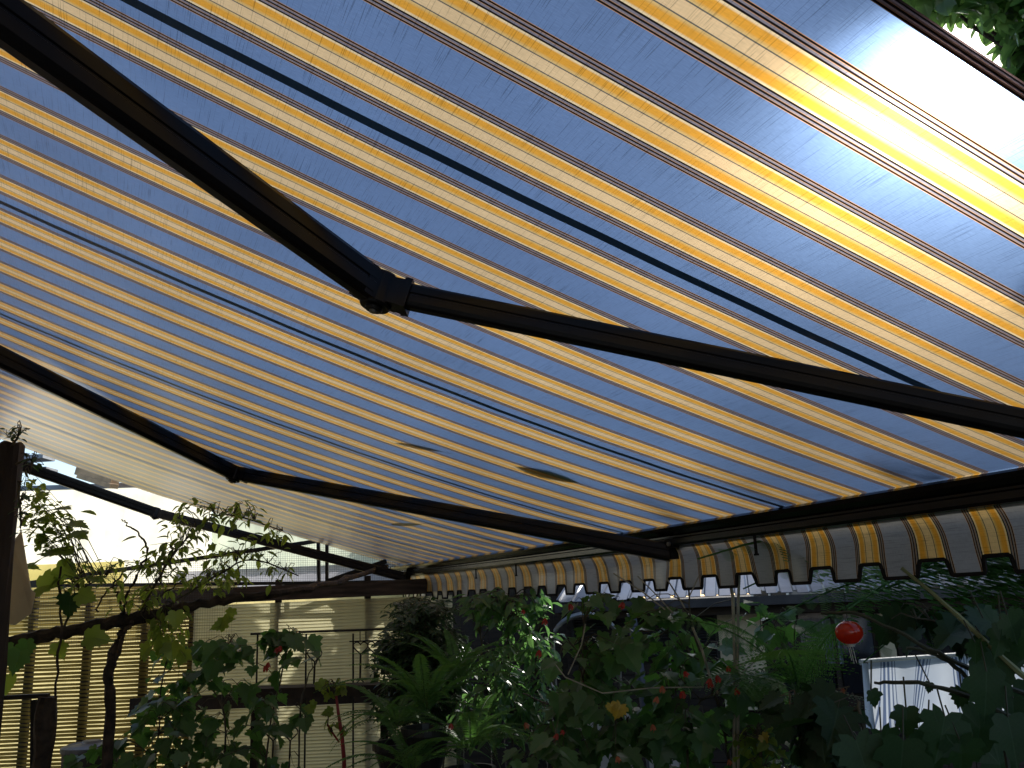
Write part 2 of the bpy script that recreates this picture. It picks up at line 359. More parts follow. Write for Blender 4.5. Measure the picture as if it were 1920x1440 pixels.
# a garden wall closes the near side of the plot, behind the camera's right shoulder
gw = MB(); gw.box(W(-4.6, 3, 1.1), XU * .1, DQ * 4.0, Vector((0, 0, 1.1)))
tag(gw.build('garden_wall', M['brick'], origin=W(-4.6, 3, 0)), 'plain rendered garden wall at the near end of the terrace, outside the picture', 'wall')

# ================================================================== the awning
PW = 1.2
U0, U1 = -.661 * PW, 5.3603 * PW
LV = 3.55
aw = empty('retractable_awning', W(3, YB, CAMZ + ZB), 'large retractable awning with blue and yellow striped canvas over the terrace', 'awning')
def strip(u0, u1, v0, v1, nu, nv, off=0.0, b=None):
    b = b or MB()
    for i in range(nu):
        for j in range(nv):
            ua, ub = u0 + (u1 - u0) * i / nu, u0 + (u1 - u0) * (i + 1) / nu
            va, vb = v0 + (v1 - v0) * j / nv, v0 + (v1 - v0) * (j + 1) / nv
            q = ((ua, va), (ub, va), (ub, vb), (ua, vb))
            b.face([canvas(x, y, off) for x, y in q], [(x, y) for x, y in q])
    return b
def canvas(u, v, off=0.0):
    # faint puckers beside the seams and slack near the edges
    p = cloth(u, v, off)
    k = u / PW; d = abs(k - round(k)) * PW
    edge = max(0, 1 - (U1 - u) / .9) if u > U1 - .9 else 0
    p.z += .0007 * math.exp(-d * 9) * sin(v * 17 + 2.1 * round(k)) + .012 * edge * sin(v * 1.7 + 1)
    p.z += .0015 * sin(v * 2.3 + u * 1.7) * min(1, v)
    return p
strip(U0, U1, 0, LV, 120, 36).build('canvas', M['fabric'], aw, smooth=True)
for k in range(0, 6):
    strip(k * PW - .013, k * PW + .013, 0.0, LV, 2, 36, -.004).build('seam', M['seam'], aw, smooth=True)
strip(U0, U0 + .022, 0, LV, 2, 40, -.004).build('hem', M['fabric'], aw, smooth=True)
strip(U1 - .024, U1, 0, LV, 2, 40, -.004).build('hem', M['fabric'], aw, smooth=True)

# front bar: an extruded profile in (q, z), following the slight bow of the bar
BU0, BU1 = U0 - .06, U1 + .03
prof = [(-.030, -.006), (-.020, -.003), (.010, .004), (.055, -.006), (.062, -.020), (.060, -.060), (.052, -.088), (.040, -.100), (-.006, -.098),
        (-.014, -.088), (-.014, -.066), (-.004, -.060), (-.004, -.052), (-.016, -.046), (-.034, -.030), (-.040, -.014)]
b = MB(); NB = 24; n = len(prof)
for i in range(NB + 1):
    u = BU0 + (BU1 - BU0) * i / NB; c0 = cloth(u, 0)
    for q, z in prof: b.v.append(tuple(c0 + DQ * q + Vector((0, 0, z))))
for i in range(NB):
    for j in range(n):
        k = (j + 1) % n; b.f.append((i * n + j, i * n + k, (i + 1) * n + k, (i + 1) * n + j)); b.uv.append(None); b.mi.append(0)
fb = b.build('front_bar', M['barblack'], aw)
for u in (BU0, BU1):
    e = MB(); c0 = cloth(u, 0); s = 1 if u > 3 else -1
    e.extrude([DQ * (q * 1.08) + Vector((0, 0, z * 1.04 + .002)) for q, z in prof], c0, c0 + XU * .012 * s); e.build('end_cap', M['armblack'], aw)
# valance: crenellated skirt hanging from the bar
def valpt(u, z, dq=0.0):
    """z measured down from the bar's underside (0 .. -.195)"""
    c0 = cloth(u, 0); t = min(1, max(0, -z / .19))
    q = .022 + .030 * (1 - (1 - min(1, t * 2.2)) ** 2) + .012 * sin(u * 5.1) * t + .009 * sin(u * 13.7 + 1) * t + .005 * sin(u * 26.18) * t
    return c0 + DQ * (q + dq) + XU * (.010 * sin(u * 6.3 + 1.3) * t + .006 * sin(u * 17 + .4) * sin(t * 3)) + Vector((0, 0, -.100 + z))
TAB, NOTCH = -.200, -.148
def hemz(u):
    f_ = (u / .24 + 100.5) % 1.0; d = abs(f_ - .5) * 2   # 0 mid blue, 1 mid yellow
    j = .006 * sin(round(u / .24) * 4.3)
    a, c = .53, .66
    if d < a: return TAB
    if d > c: return NOTCH
    s = (d - a) / (c - a); s = s * s * (3 - 2 * s); return TAB + (NOTCH - TAB) * s
b = MB(); du = .24 / 48; nu = int((U1 - U0) / du); rows = 9; edgepts = []
for i in range(nu):
    ua, ub = U0 + i * du, U0 + (i + 1) * du; za, zb = hemz(ua), hemz(ub)
    for j in range(rows):
        s0, s1 = j / rows, (j + 1) / rows
        b.face([valpt(ua, za * s0), valpt(ub, zb * s0), valpt(ub, zb * s1), valpt(ua, za * s1)],
               [(ua, 3 + za * s0), (ub, 3 + zb * s0), (ub, 3 + zb * s1), (ua, 3 + za * s1)])
b.build('valance', M['valance'], aw, smooth=True)
b = MB(); nn = 0
for i in range(nu + 1):
    ua = U0 + i * du; z = hemz(ua); p = valpt(ua, z); dz = hemz(ua + 1e-3) - hemz(ua - 1e-3)
    tn = (XU * 2e-3 + Vector((0, 0, dz))).normalized(); nr = tn.cross(DQ).normalized()
    if nr.z > 0: nr = -nr
    for a_, c_ in ((-.004, -.004), (.004, -.004), (.004, .009), (-.004, .009)):
        b.v.append(tuple(p + DQ * a_ - nr * c_))
for i in range(nu):
    for j in range(4):
        k = (j + 1) % 4; b.f.append((i * 4 + j, i * 4 + k, (i + 1) * 4 + k, (i + 1) * 4 + j)); b.uv.append(None); b.mi.append(0)
b.build('trim', M['trim'], aw)
# little black straps that hang inside the skirt
for px, py0, py1 in ((892, 1062, 1084), (967, 1056, 1079), (1414, 1000, 1040)):
    d = AT(px, py0, 1) - Vector((0, 0, CAMZ)); t = (YB - .005) / d.dot(DQ); p = d * t; p.z += CAMZ
    d2 = AT(px, py1, 1) - Vector((0, 0, CAMZ)); zz = d2.z * t + CAMZ
    b = MB(); b.bar(p + Vector((0, 0, .02)), Vector((p.x, p.y, zz)), .016, .004, up=DQ)
    b.box(Vector((p.x, p.y, zz)), XU * .011, DQ * .004, Vector((0, 0, .004))); b.build('strap', M['trim'], aw)
# small pale clip under the bar
c0 = AT(1075, 1044, 1) - Vector((0, 0, CAMZ)); c0 = c0 * ((YB + .0) / c0.dot(DQ)); c0.z += CAMZ
b = MB(); b.box(c0, XU * .012, DQ * .004, Vector((0, 0, .008))); b.build('clip', M['steel'], aw)

# folding arms
NRM = Vector((0, 0, cos(TH))) + DQ * sin(TH)          # canvas normal
def armprof(d, wd=.062, ht=.088, flip=1):
    x = d.cross(NRM).normalized() * flip; z = x.cross(d).normalized()
    if z.z < 0: z = -z
    pts = [(-.5, .40), (-.42, .5), (.42, .5), (.5, .40), (.5, .10), (.43, .07), (.43, .02), (.5, -.01), (.5, -.30), (.40, -.44), (.22, -.5), (-.22, -.5), (-.40, -.44), (-.5, -.30),
           (-.5, -.01), (-.43, .02), (-.43, .07), (-.5, .10)]
    return [x * a * wd + z * c_ * ht for a, c_ in pts]
def arm(uS, vS, uE, vE, uT, vT, off, k1=1.0, k2=1.0):
    A = W(uS, YB - vS * cos(TH), CAMZ + ZB + vS * sin(TH) + off)
    Bp = W(uE, YB - vE * cos(TH), CAMZ + ZB + vE * sin(TH) + off)
    T = W(uT, YB - vT * cos(TH), CAMZ + ZB + vT * sin(TH) + off)
    a = empty('folding_arm', A); a.parent = None
    d1 = (Bp - A).normalized(); d2 = (T - Bp).normalized()
    aw_loc = local(aw)
    o1 = MB(); o1.extrude(armprof(d1, .062 * k1, .088 * k1), A, Bp - d1 * .04)
    par = o1.build('folding_arm', M['armblack'], aw)
    bpy.data.objects.remove(a)
    f2 = MB(); f2.extrude(armprof(d2, .058 * k2, .080 * k2), Bp + d2 * .05, T); 
    r = [f2.build('forearm', M['armblack'], par)]
    # elbow: two cast forks round a pin
    e = MB(); n_ = NRM.normalized()
    ring = [i_ / 20 * 2 * pi for i_ in range(20)]
    x = d1; y = n_.cross(d1).normalized()
    def disc(c, r_, h, k=1.0):
        base = len(e.v)
        for s_, rr in ((-h / 2, r_ * .9), (-h / 2 + .006, r_), (h / 2 - .006, r_), (h / 2, r_ * .9)):
            for t_ in ring: e.v.append(tuple(c + (x * cos(t_) + y * sin(t_)) * rr + n_ * s_))
        for q_ in range(3):
            for j in range(20):
                k2 = (j + 1) % 20
                e.f.append((base + q_ * 20 + j, base + q_ * 20 + k2, base + (q_ + 1) * 20 + k2, base + (q_ + 1) * 20 + j)); e.uv.append(None); e.mi.append(0)
        e.f.append(tuple(base + j for j in range(19, -1, -1))); e.uv.append(None); e.mi.append(0)
        e.f.append(tuple(base + 60 + j for j in range(20))); e.uv.append(None); e.mi.append(0)
    disc(Bp, .042, .094)
    disc(Bp - n_ * .050, .024, .012)
    e.box(Bp - d1 * .045, d1 * .022, y * .030, n_ * .040)
    e.box(Bp + d2 * .045, d2 * .022, n_.cross(d2).normalized() * .028, n_ * .037)
    e.box(Bp + d2 * .075, d2 * .01, n_.cross(d2).normalized() * .031, n_ * .041)
    el = e.build('elbow_joint', M['armblack'], par)
    pin = MB(); pin.tube([Bp - n_ * .062, Bp - n_ * .055], .010, 8); pin.build('pin', M['steel'], par)
    br = MB()
    br.box(T + Vector((0, 0, .02)), DQ * .022, XU * .03, Vector((0, 0, .05)))
    br.box(T + XU * -.03 + Vector((0, 0, .045)), DQ * .03, XU * .035, Vector((0, 0, .022)))
    br.build('bar_bracket', M['armblack'], par)
    bo = MB(); q0 = T + XU * -.045 + DQ * -.034 + Vector((0, 0, .04)); bo.tube([q0, q0 - DQ * .012], .011, 6)
    bo.build('bolt', M['steel'], par)
    sh = MB(); sh.box(A, d1 * .05, y * .05, n_ * .07); sh.build('shoulder_bracket', M['armblack'], par)
    return par
arm(-.27, 3.55, .585, 1.915, -.455, -.04, -.12, 1.0, .80)
arm(2.50, 3.55, 3.74, 1.875, 2.03, -.02, -.135)
arm(6.55, 3.55, 7.02, 2.16, 6.02, .02, -.125)
# roller cassette against the house
b = MB(); cc = cloth(0, LV); z0 = cc.z
b.extrude([DQ * q + Vector((0, 0, z)) for q, z in ((-.10, -.10), (.05, -.08), (.10, -.02), (.08, .08), (-.10, .10))], W(U0 - .1, YB - LV * cos(TH), z0), W(U1 + .1, YB - LV * cos(TH), z0))
b.build('roller_cassette', M['armblack'], aw)

# fallen leaves lying on the canvas
def leafshape(kind):
    if kind == 'oval': return [(0, 0), (.16, .18), (.24, .42), (.20, .68), (.10, .88), (0, 1), (-.10, .88), (-.20, .68), (-.24, .42), (-.16, .18)]
    if kind == 'lance': return [(0, 0), (.08, .2), (.12, .45), (.08, .75), (0, 1), (-.08, .75), (-.12, .45), (-.08, .2)]
    if kind == 'lobed':
        h = [(0, 0), (.10, -.08), (.26, -.10), (.40, .0), (.36, .12), (.50, .20), (.56, .40), (.42, .42), (.34, .46), (.36, .62), (.24, .62), (.18, .78), (.08, .82), (0, 1.0)]
        return h + [(-x, y) for x, y in h[-2:0:-1]]
    if kind == 'broad':
        h = [(0, 0), (.12, -.14), (.33, -.19), (.31, -.04), (.52, -.02), (.61, .18), (.45, .24), (.57, .42), (.39, .45), (.42, .62), (.25, .62), (.22, .79), (.09, .82), (0, 1.0)]
        return h + [(-x, y) for x, y in h[-2:0:-1]]
    if kind == 'heart':
        h = [(0, 0), (.14, -.10), (.32, -.08), (.44, .08), (.44, .30), (.34, .52), (.2, .74), (.08, .9), (0, 1)]
        return h + [(-x, y) for x, y in h[-2:0:-1]]
def leafz(x, y, cup, droop): return cup * abs(x) - droop * y * y
def leaf_into(b, kind, Mx, cup=.3, droop=.25, mi=0):
    sh = leafshape(kind); i = len(b.v)
    cen = (0, .38)
    b.v.append(tuple(Mx @ Vector((0, cen[1], leafz(0, cen[1], cup, droop) - .0))))
    for x, y in sh: b.v.append(tuple(Mx @ Vector((x, y, leafz(x, y, cup, droop)))))
    n_ = len(sh)
    for j in range(n_):
        k_ = (j + 1) % n_; b.f.append((i, i + 1 + j, i + 1 + k_)); b.uv.append((cen, sh[j], sh[k_])); b.mi.append(mi)
def leaf_mesh(name, kind, m_, cup=.3, droop=.25, petiole=.0):
    b = MB(); leaf_into(b, kind, Matrix.Identity(4), cup, droop)
    if petiole: b.tube([(0, -petiole, .1), (0, -petiole * .5, .03), (0, .02, 0)], .012, 3, cap=False)
    return b.mesh(name, m_)
def orient(p, d, nrm, size):
    """leaf local +Y along d, +Z near nrm"""
    y = d.normalized(); x = y.cross(nrm)
    if x.length < 1e-4: x = y.cross(Vector((.3, .5, .8)))
    x.normalize(); z = x.cross(y)
    mx = Matrix((x, y, z)).transposed().to_4x4(); mx = mx @ Matrix.Diagonal((size, size, size, 1)); mx.translation = p; return mx
dl = [('dead leaf, the larger of two resting on the middle of the striped canvas', (1.80, .93), (1.735, .64), .75),
      ('slender dead leaf lying on the canvas, farther up from the front bar', (2.06, 1.40), (1.93, 1.21), .42),
      ('small curled dead leaf on the canvas beyond the second arm', (4.12, .77), (3.72, .68), .30)]
for lb, (ua, va), (ub, vb), wd in dl:
    A_ = canvas(ua, va, .010); B_ = canvas(ub, vb, .010); b = MB(); L = (B_ - A_).length
    leaf_into(b, 'lance', orient(A_, B_ - A_, NRM, L) @ Matrix.Diagonal((wd * 2.6, 1, 1, 1)), .08, .02)
    b.tube([B_, B_ + (B_ - A_) * .18 + XU * .01], .002, 4)
    lo = b.build('fallen_leaf', M['dead_leaf'], origin=A_); tag(lo, lb, 'leaf', 'dead leaves on the canvas')
def limb(b, pts, r0, r1, n_=8, jit=.01):
    P_ = [Vector(p) for p in pts]; out = []; rad = []
    m_ = 6
    for i in range(len(P_) - 1):
        for k in range(m_):
            t = k / m_
            a0 = P_[max(i - 1, 0)]; a1 = P_[i]; a2 = P_[i + 1]; a3 = P_[min(i + 2, len(P_) - 1)]
            q = .5 * ((2 * a1) + (a2 - a0) * t + (2 * a0 - 5 * a1 + 4 * a2 - a3) * t * t + (3 * a1 - a0 - 3 * a2 + a3) * t ** 3)
            out.append(q + vec(uni(-1, 1), uni(-1, 1), uni(-1, 1)) * jit)
    out.append(P_[-1]); L = len(out) - 1
    rad = [(r0 + (r1 - r0) * i / L) * uni(.85, 1.15) for i in range(L + 1)]
    b.tube(out, rad, n_); return out
# ================================================================== left: slat fence, sheets, mesh, post

YF = 7.6
def FX(px, Y=YF, py=1200): return AT(px, py, Y).x
fence = empty('slat_fence', vec(FX(360), YF, 0), 'tall screen fence of thin horizontal slats, see-through at the left, pale yellow farther right', 'fence')
ztop = AT(600, 1127, YF).z
xa, xb_, xc = FX(-150), FX(362), FX(850)
pitch = .0262
ns = int((ztop - .05) / pitch)
def slat_mesh(L, h0, h1, m_, jig):
    b = MB(); sg = 10; rows = ((-1, .004), (-.55, -.002), (.3, -.003), (1, .003))
    pts = [(-L + 2 * L * i / sg, uni(-jig, jig), uni(h0, h1)) for i in range(sg + 1)]
    for (x0, d0, a0), (x1, d1, a1) in zip(pts[:-1], pts[1:]):
        for (r0, y0), (r1, y1) in zip(rows[:-1], rows[1:]):
            b.face([vec(x0, y0, d0 + r0 * a0), vec(x1, y0, d1 + r0 * a1), vec(x1, y1, d1 + r1 * a1), vec(x0, y1, d0 + r1 * a0)])
    return b.mesh('slat', m_)
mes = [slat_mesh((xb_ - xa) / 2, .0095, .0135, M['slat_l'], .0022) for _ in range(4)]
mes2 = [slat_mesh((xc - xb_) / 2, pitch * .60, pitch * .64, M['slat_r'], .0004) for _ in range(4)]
ztl = AT(150, 1103, YF).z
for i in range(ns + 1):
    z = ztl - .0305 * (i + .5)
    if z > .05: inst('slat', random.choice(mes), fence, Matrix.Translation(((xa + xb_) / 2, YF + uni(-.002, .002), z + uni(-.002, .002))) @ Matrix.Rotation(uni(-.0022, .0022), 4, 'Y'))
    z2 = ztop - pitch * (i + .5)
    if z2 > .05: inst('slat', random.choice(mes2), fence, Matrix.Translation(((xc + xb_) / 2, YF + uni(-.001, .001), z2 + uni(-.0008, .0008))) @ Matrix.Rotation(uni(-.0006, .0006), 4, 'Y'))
for px in (-60, 56, 162, 270, 358, 520, 690, 840):
    b = MB(); x = FX(px, YF + .04, 1250); b.bar((x, YF + .035, 0), (x, YF + .035, ztl), .062 if px < 300 else .05, .04, up=vec(0, 1, 0)); b.build('batten', M['darkwood'], fence)
b = MB(); b.bar((FX(272), YF - .02, AT(500, 1113, YF).z), (FX(860), YF - .02, AT(500, 1113, YF).z + .004), .05, .125); b.build('top_board', M['brownboard'], fence)
b = MB(); zz = AT(300, 1320, YF).z; b.bar((FX(255), YF - .03, zz), (FX(880), YF - .03, zz), .05, .11); b.build('rail', M['darkwood'], fence)

# white plastic sheeting and coloured sheets behind the fence
def panel(name, px0, px1, py0, py1, Y, m_, label, cat, thick=.006, waves=0, zlow=None, tilt=0):
    p0 = AT(px0, (py0 + py1) / 2, Y); p1 = AT(px1, (py0 + py1) / 2, Y + tilt); zt = AT((px0 + px1) / 2, py0, Y).z; zb = AT((px0 + px1) / 2, py1, Y).z if zlow is None else zlow
    b = MB(); nn_ = 40 if waves else 1
    for i in range(nn_):
        a0, a1 = i / nn_, (i + 1) / nn_
        q0 = p0.lerp(p1, a0); q1 = p0.lerp(p1, a1)
        y0 = waves * sin(a0 * 60); y1 = waves * sin(a1 * 60)
        for s_ in (0, thick):
            f_ = [vec(q0.x, q0.y + y0 + s_, zb), vec(q1.x, q1.y + y1 + s_, zb), vec(q1.x, q1.y + y1 + s_, zt), vec(q0.x, q0.y + y0 + s_, zt)]
            if s_ == 0: b.face(f_)
    return tag(b.build(name, m_, origin=(p0.x, p0.y, zb)), label, cat)
sh1 = panel('plastic_sheet', -260, 395, 916, 1080, 10.2, M['whitesheet'], 'glaring white plastic sheeting behind the leaves at the left, under a grey rail', 'sheet', waves=.01, zlow=2.5)
sh5 = panel('cream_sheet', -260, 440, 1102, 1440, 9.8, M['creamsheet'], 'cream sheeting glowing through the gaps of the left half of the slat fence', 'sheet', waves=.01, zlow=0)
sh6 = panel('cream_sheet', 442, 880, 1102, 1250, 9.8, M['creamsheet'], 'cream sheeting added out of sight behind the pale closed slats to light the right half of the fence', 'sheet', waves=.01)  # added behind the slats so light from the back brightens their upper part
sh2 = panel('plastic_screen', 398, 800, 900, 1065, 10.0, M['greensheet'], 'pale greenish panel behind the wire mesh, right of the white sheeting', 'panel', waves=.008, zlow=AT(600, 1064, 10.0).z)
sh3 = panel('grey_board', 330, 800, 1062, 1100, 9.9, M['tarp'], 'grey board under the pale greenish panel, seen through the wire mesh', 'board', zlow=AT(600, 1101, 9.9).z)
sh3.data.materials[0] = M['greysheet']
sh4 = panel('yellow_sheet', 45, 232, 1056, 1100, 9.6, M['yellowsheet'], 'bright yellow sheet along the foot of the white plastic sheeting', 'sheet')
b = MB(); a0 = AT(30, 913, 10.1); a1 = AT(400, 905, 10.1); b.bar(a0 - vec(2, 0, 0), a1, .06, .055); tag(b.build('top_rail', M['roofmetal'], origin=a0), 'grey metal rail along the top edge of the white sheeting', 'rail')
b = MB(); b.bar(AT(150, 880, 9.9), AT(217, 899, 9.7), .12, .13); b.bar(AT(152, 893, 9.85), AT(214, 912, 9.65), .12, .05)
tag(b.build('timber_offcut', simple('pale_timber', (.62, .42, .25), rough=.7, bump=.3), origin=AT(150, 900, 9.9)), 'pale sawn timber end resting on the grey rail under the canvas edge', 'timber')
# two grey roof edges against the sky
b = MB(); b.bar(AT(-80, 868, 11), AT(92, 858, 11), .3, .05); b.bar(AT(-80, 885, 11.4), AT(98, 880, 11.4), .3, .03)
tag(b.build('distant_roof_edge', M['roofmetal'], origin=AT(0, 880, 11)), 'thin grey roof edges against the bright sky beside the leaning post', 'roof')

# wire mesh enclosure
YM = 8.0
enc = empty('mesh_enclosure', vec(AT(400, 1095, YM).x, YM, 0), 'wire mesh enclosure with dark frame above the fence boards', 'enclosure')
def fbar(a, b_, w_=.03, name='frame_bar', Y0=YM, Y1=YM):
    q = MB(); q.bar(AT(*a, Y0), AT(*b_, Y1), w_, w_); return q.build(name, M['iron'], enc)
fbar((50, 1094), (640, 1008), .035); fbar((-60, 1100), (760, 1091), .03); fbar((597, 1016), (598, 1094), .028); fbar((613, 1014), (613, 1093), .028)
fbar((612, 1091), (725, 1052), .04); fbar((300, 1060), (302, 1095), .02)
b = MB()
for i in range(0, 165):
    px = 60 + i * 4.2
    t = (px - 50) / 590; top = 1094 - 86 * min(1, t); 
    if px > 640: top = 1008 + (px - 640) * .35
    bot = 1094 - (px - 60) * .004
    if bot - top < 3: continue
    b.tube([AT(px, bot, YM), AT(px, top, YM)], .0011, 3, cap=False)
for j in range(0, 21):
    z = 1094 - j * 4.2
    x0 = 60 + (1094 - z) / 86 * 590
    b.tube([AT(x0, z, YM), AT(min(750, 745 - j * 5 + 60), z - 2, YM)], .0011, 3, cap=False)
tag(b.build('wire_mesh', M['wire'], enc), kind='stuff')
# netting hung in front of the fence below
b = MB()
for i in range(0, 84):
    px = 55 + i * 4.6; b.tube([AT(px, 1100, 7.2), AT(px - 4, 1215, 7.2)], .0008, 3, cap=False)
for j in range(0, 24):
    z = 1101 + j * 4.6; b.tube([AT(55, z + 4, 7.2), AT(440, z - 8, 7.2)], .0008, 3, cap=False)
tag(b.build('netting', M['wire'], enc), kind='stuff')

# leaning post, tarp
pst = empty('wooden_post', AT(-5, 1440, 4.6), 'thick dark wooden post at the left edge with a cut top', 'post')
WLp = local(pst)
b = MB(); p0 = AT(22, 832, 4.6); p1 = AT(-35, 1440, 4.6); p2 = p1 + (p1 - p0) * .9
b.v = []; 
dpl = (p0 - p2).normalized(); xx = vec(0, 1, 0).cross(dpl).normalized(); yy = dpl.cross(xx)
ringp = []
K = 14
for k in range(12):
    c = p2.lerp(p0, k / 11)
    for j in range(K):
        a = 2 * pi * j / K; r_ = (.060 + .007 * sin(3 * a + k) + uni(-.004, .004)) * (1.08 - .08 * k / 11)
        b.v.append(tuple(c + (xx * cos(a) + yy * sin(a)) * r_ + (dpl * uni(-.01, .012) if k == 11 else vec(0, 0, 0))))
for k in range(11):
    for j in range(K):
        b.f.append((k * K + j, k * K + (j + 1) % K, (k + 1) * K + (j + 1) % K, (k + 1) * K + j)); b.uv.append(None); b.mi.append(0)
b.f.append(tuple(11 * K + j for j in range(K))); b.uv.append(None); b.mi.append(0)
b.build('shaft', M['darkwood'], pst)
b = MB(); T_ = [AT(22, 1018, 4.9), AT(40, 995, 4.9), AT(58, 1105, 4.85), AT(66, 1112, 4.85), AT(58, 1150, 4.9), AT(28, 1172, 4.95), AT(-30, 1165, 5.0), AT(-30, 1010, 5.0)]
b.face(T_); b.face([p + vec(0, .004, 0) for p in reversed(T_)]); tag(b.build('tarp', M['tarp'], origin=T_[0]), 'beige sheet hanging in folds beside the dark post', 'tarp')
# small post with rail, bottom left
sp_ = empty('fence_post', AT(85, 1440, 5.6), 'short black post with a thin top rail at the lower left', 'post')
b = MB(); limb(b, [AT(76, 1640, 5.6), AT(80, 1440, 5.6), AT(90, 1306, 5.6)], .062, .058, 9, .006); b.build('shaft', M['bark'], sp_)
b = MB(); b.bar(AT(-80, 1312, 5.6), AT(92, 1304, 5.6), .03, .025); b.build('rail', M['iron'], sp_)
b = MB(); b.bar(AT(62, 1580, 5.6), AT(64, 1312, 5.6), .03, .03, up=vec(0, 1, 0)); b.build('upright', M['iron'], sp_)

def lathe(b, c, prof_, n_=20, mi=0):
    i = len(b.v)
    for r_, z in prof_:
        for j in range(n_): a = 2 * pi * j / n_; b.v.append((c[0] + r_ * cos(a), c[1] + r_ * sin(a), c[2] + z))
    for k in range(len(prof_) - 1):
        for j in range(n_):
            b.f.append((i + k * n_ + j, i + k * n_ + (j + 1) % n_, i + (k + 1) * n_ + (j + 1) % n_, i + (k + 1) * n_ + j)); b.uv.append(None); b.mi.append(mi)
c = AT(172, 1392, 6.6)
pt = empty('lidded_bin', vec(c.x, c.y, 0), 'grey lidded bin among the leaves at the foot of the slat fence', 'bin')
b = MB(); lathe(b, (c.x, c.y, 0), [(.16, 0), (.19, c.z - .05), (0.0, c.z - .05)]); b.build('body', M['gutter'], pt)
b = MB(); lathe(b, (c.x, c.y, c.z - .05), [(.20, 0), (.20, .03), (.16, .045), (.15, .035), (.07, .05), (.06, .065), (0, .065)], 24); b.build('lid', M['roofmetal'], pt, smooth=False)

# old vine trunk across the left
vt = empty('climbing_vine', vec(AT(205, 1440, 5.4).x, 5.4, 0), 'leafy climbing vine with a thick dark stem, crossing before the mesh and slat fence', 'vine')
b = MB()
limb(b, [AT(-60, 1212, 5.5), AT(60, 1196, 5.5), AT(150, 1178, 5.5), AT(235, 1163, 5.5)], .040, .036)
limb(b, [AT(270, 1158, 5.5), AT(345, 1138, 5.5), AT(440, 1122, 5.6), AT(560, 1105, 5.9), AT(650, 1086, 6.8), AT(705, 1066, 7.9), AT(725, 1062, 8.1)], .034, .018)
limb(b, [AT(228, 1160, 5.5), AT(272, 1158, 5.5)], .04, .036)
trk = AT(205, 1400, 5.4)
limb(b, [vec(trk.x - .05, 5.4, 0), vec(trk.x, 5.4, .6), AT(204, 1392, 5.4), AT(206, 1270, 5.4), AT(216, 1210, 5.45), AT(238, 1165, 5.5)], .034, .024)
limb(b, [AT(208, 1262, 5.42), AT(228, 1200, 5.4), AT(247, 1165, 5.45)], .014, .012)
limb(b, [AT(232, 1158, 5.5), AT(222, 1120, 5.5), AT(214, 1100, 5.5), AT(232, 1070, 5.5)], .010, .005)
limb(b, [AT(228, 1155, 5.5), AT(238, 1118, 5.4), AT(256, 1080, 5.4), AT(277, 1035, 5.4), AT(262, 1005, 5.4), AT(240, 985, 5.4), AT(228, 974, 5.4)], .010, .004)
limb(b, [AT(113, 1060, 5.3), AT(112, 1200, 5.3), AT(104, 1310, 5.3)], .006, .008)
limb(b, [AT(262, 1150, 5.5), AT(290, 1128, 5.4), AT(330, 1098, 5.4), AT(352, 1070, 5.4)], .006, .003)
limb(b, [AT(180, 1150, 5.5), AT(200, 1105, 5.5), AT(232, 1090, 5.5), AT(262, 1050, 5.5)], .006, .003)
vstem = b.build('trunk', M['bark'], vt)

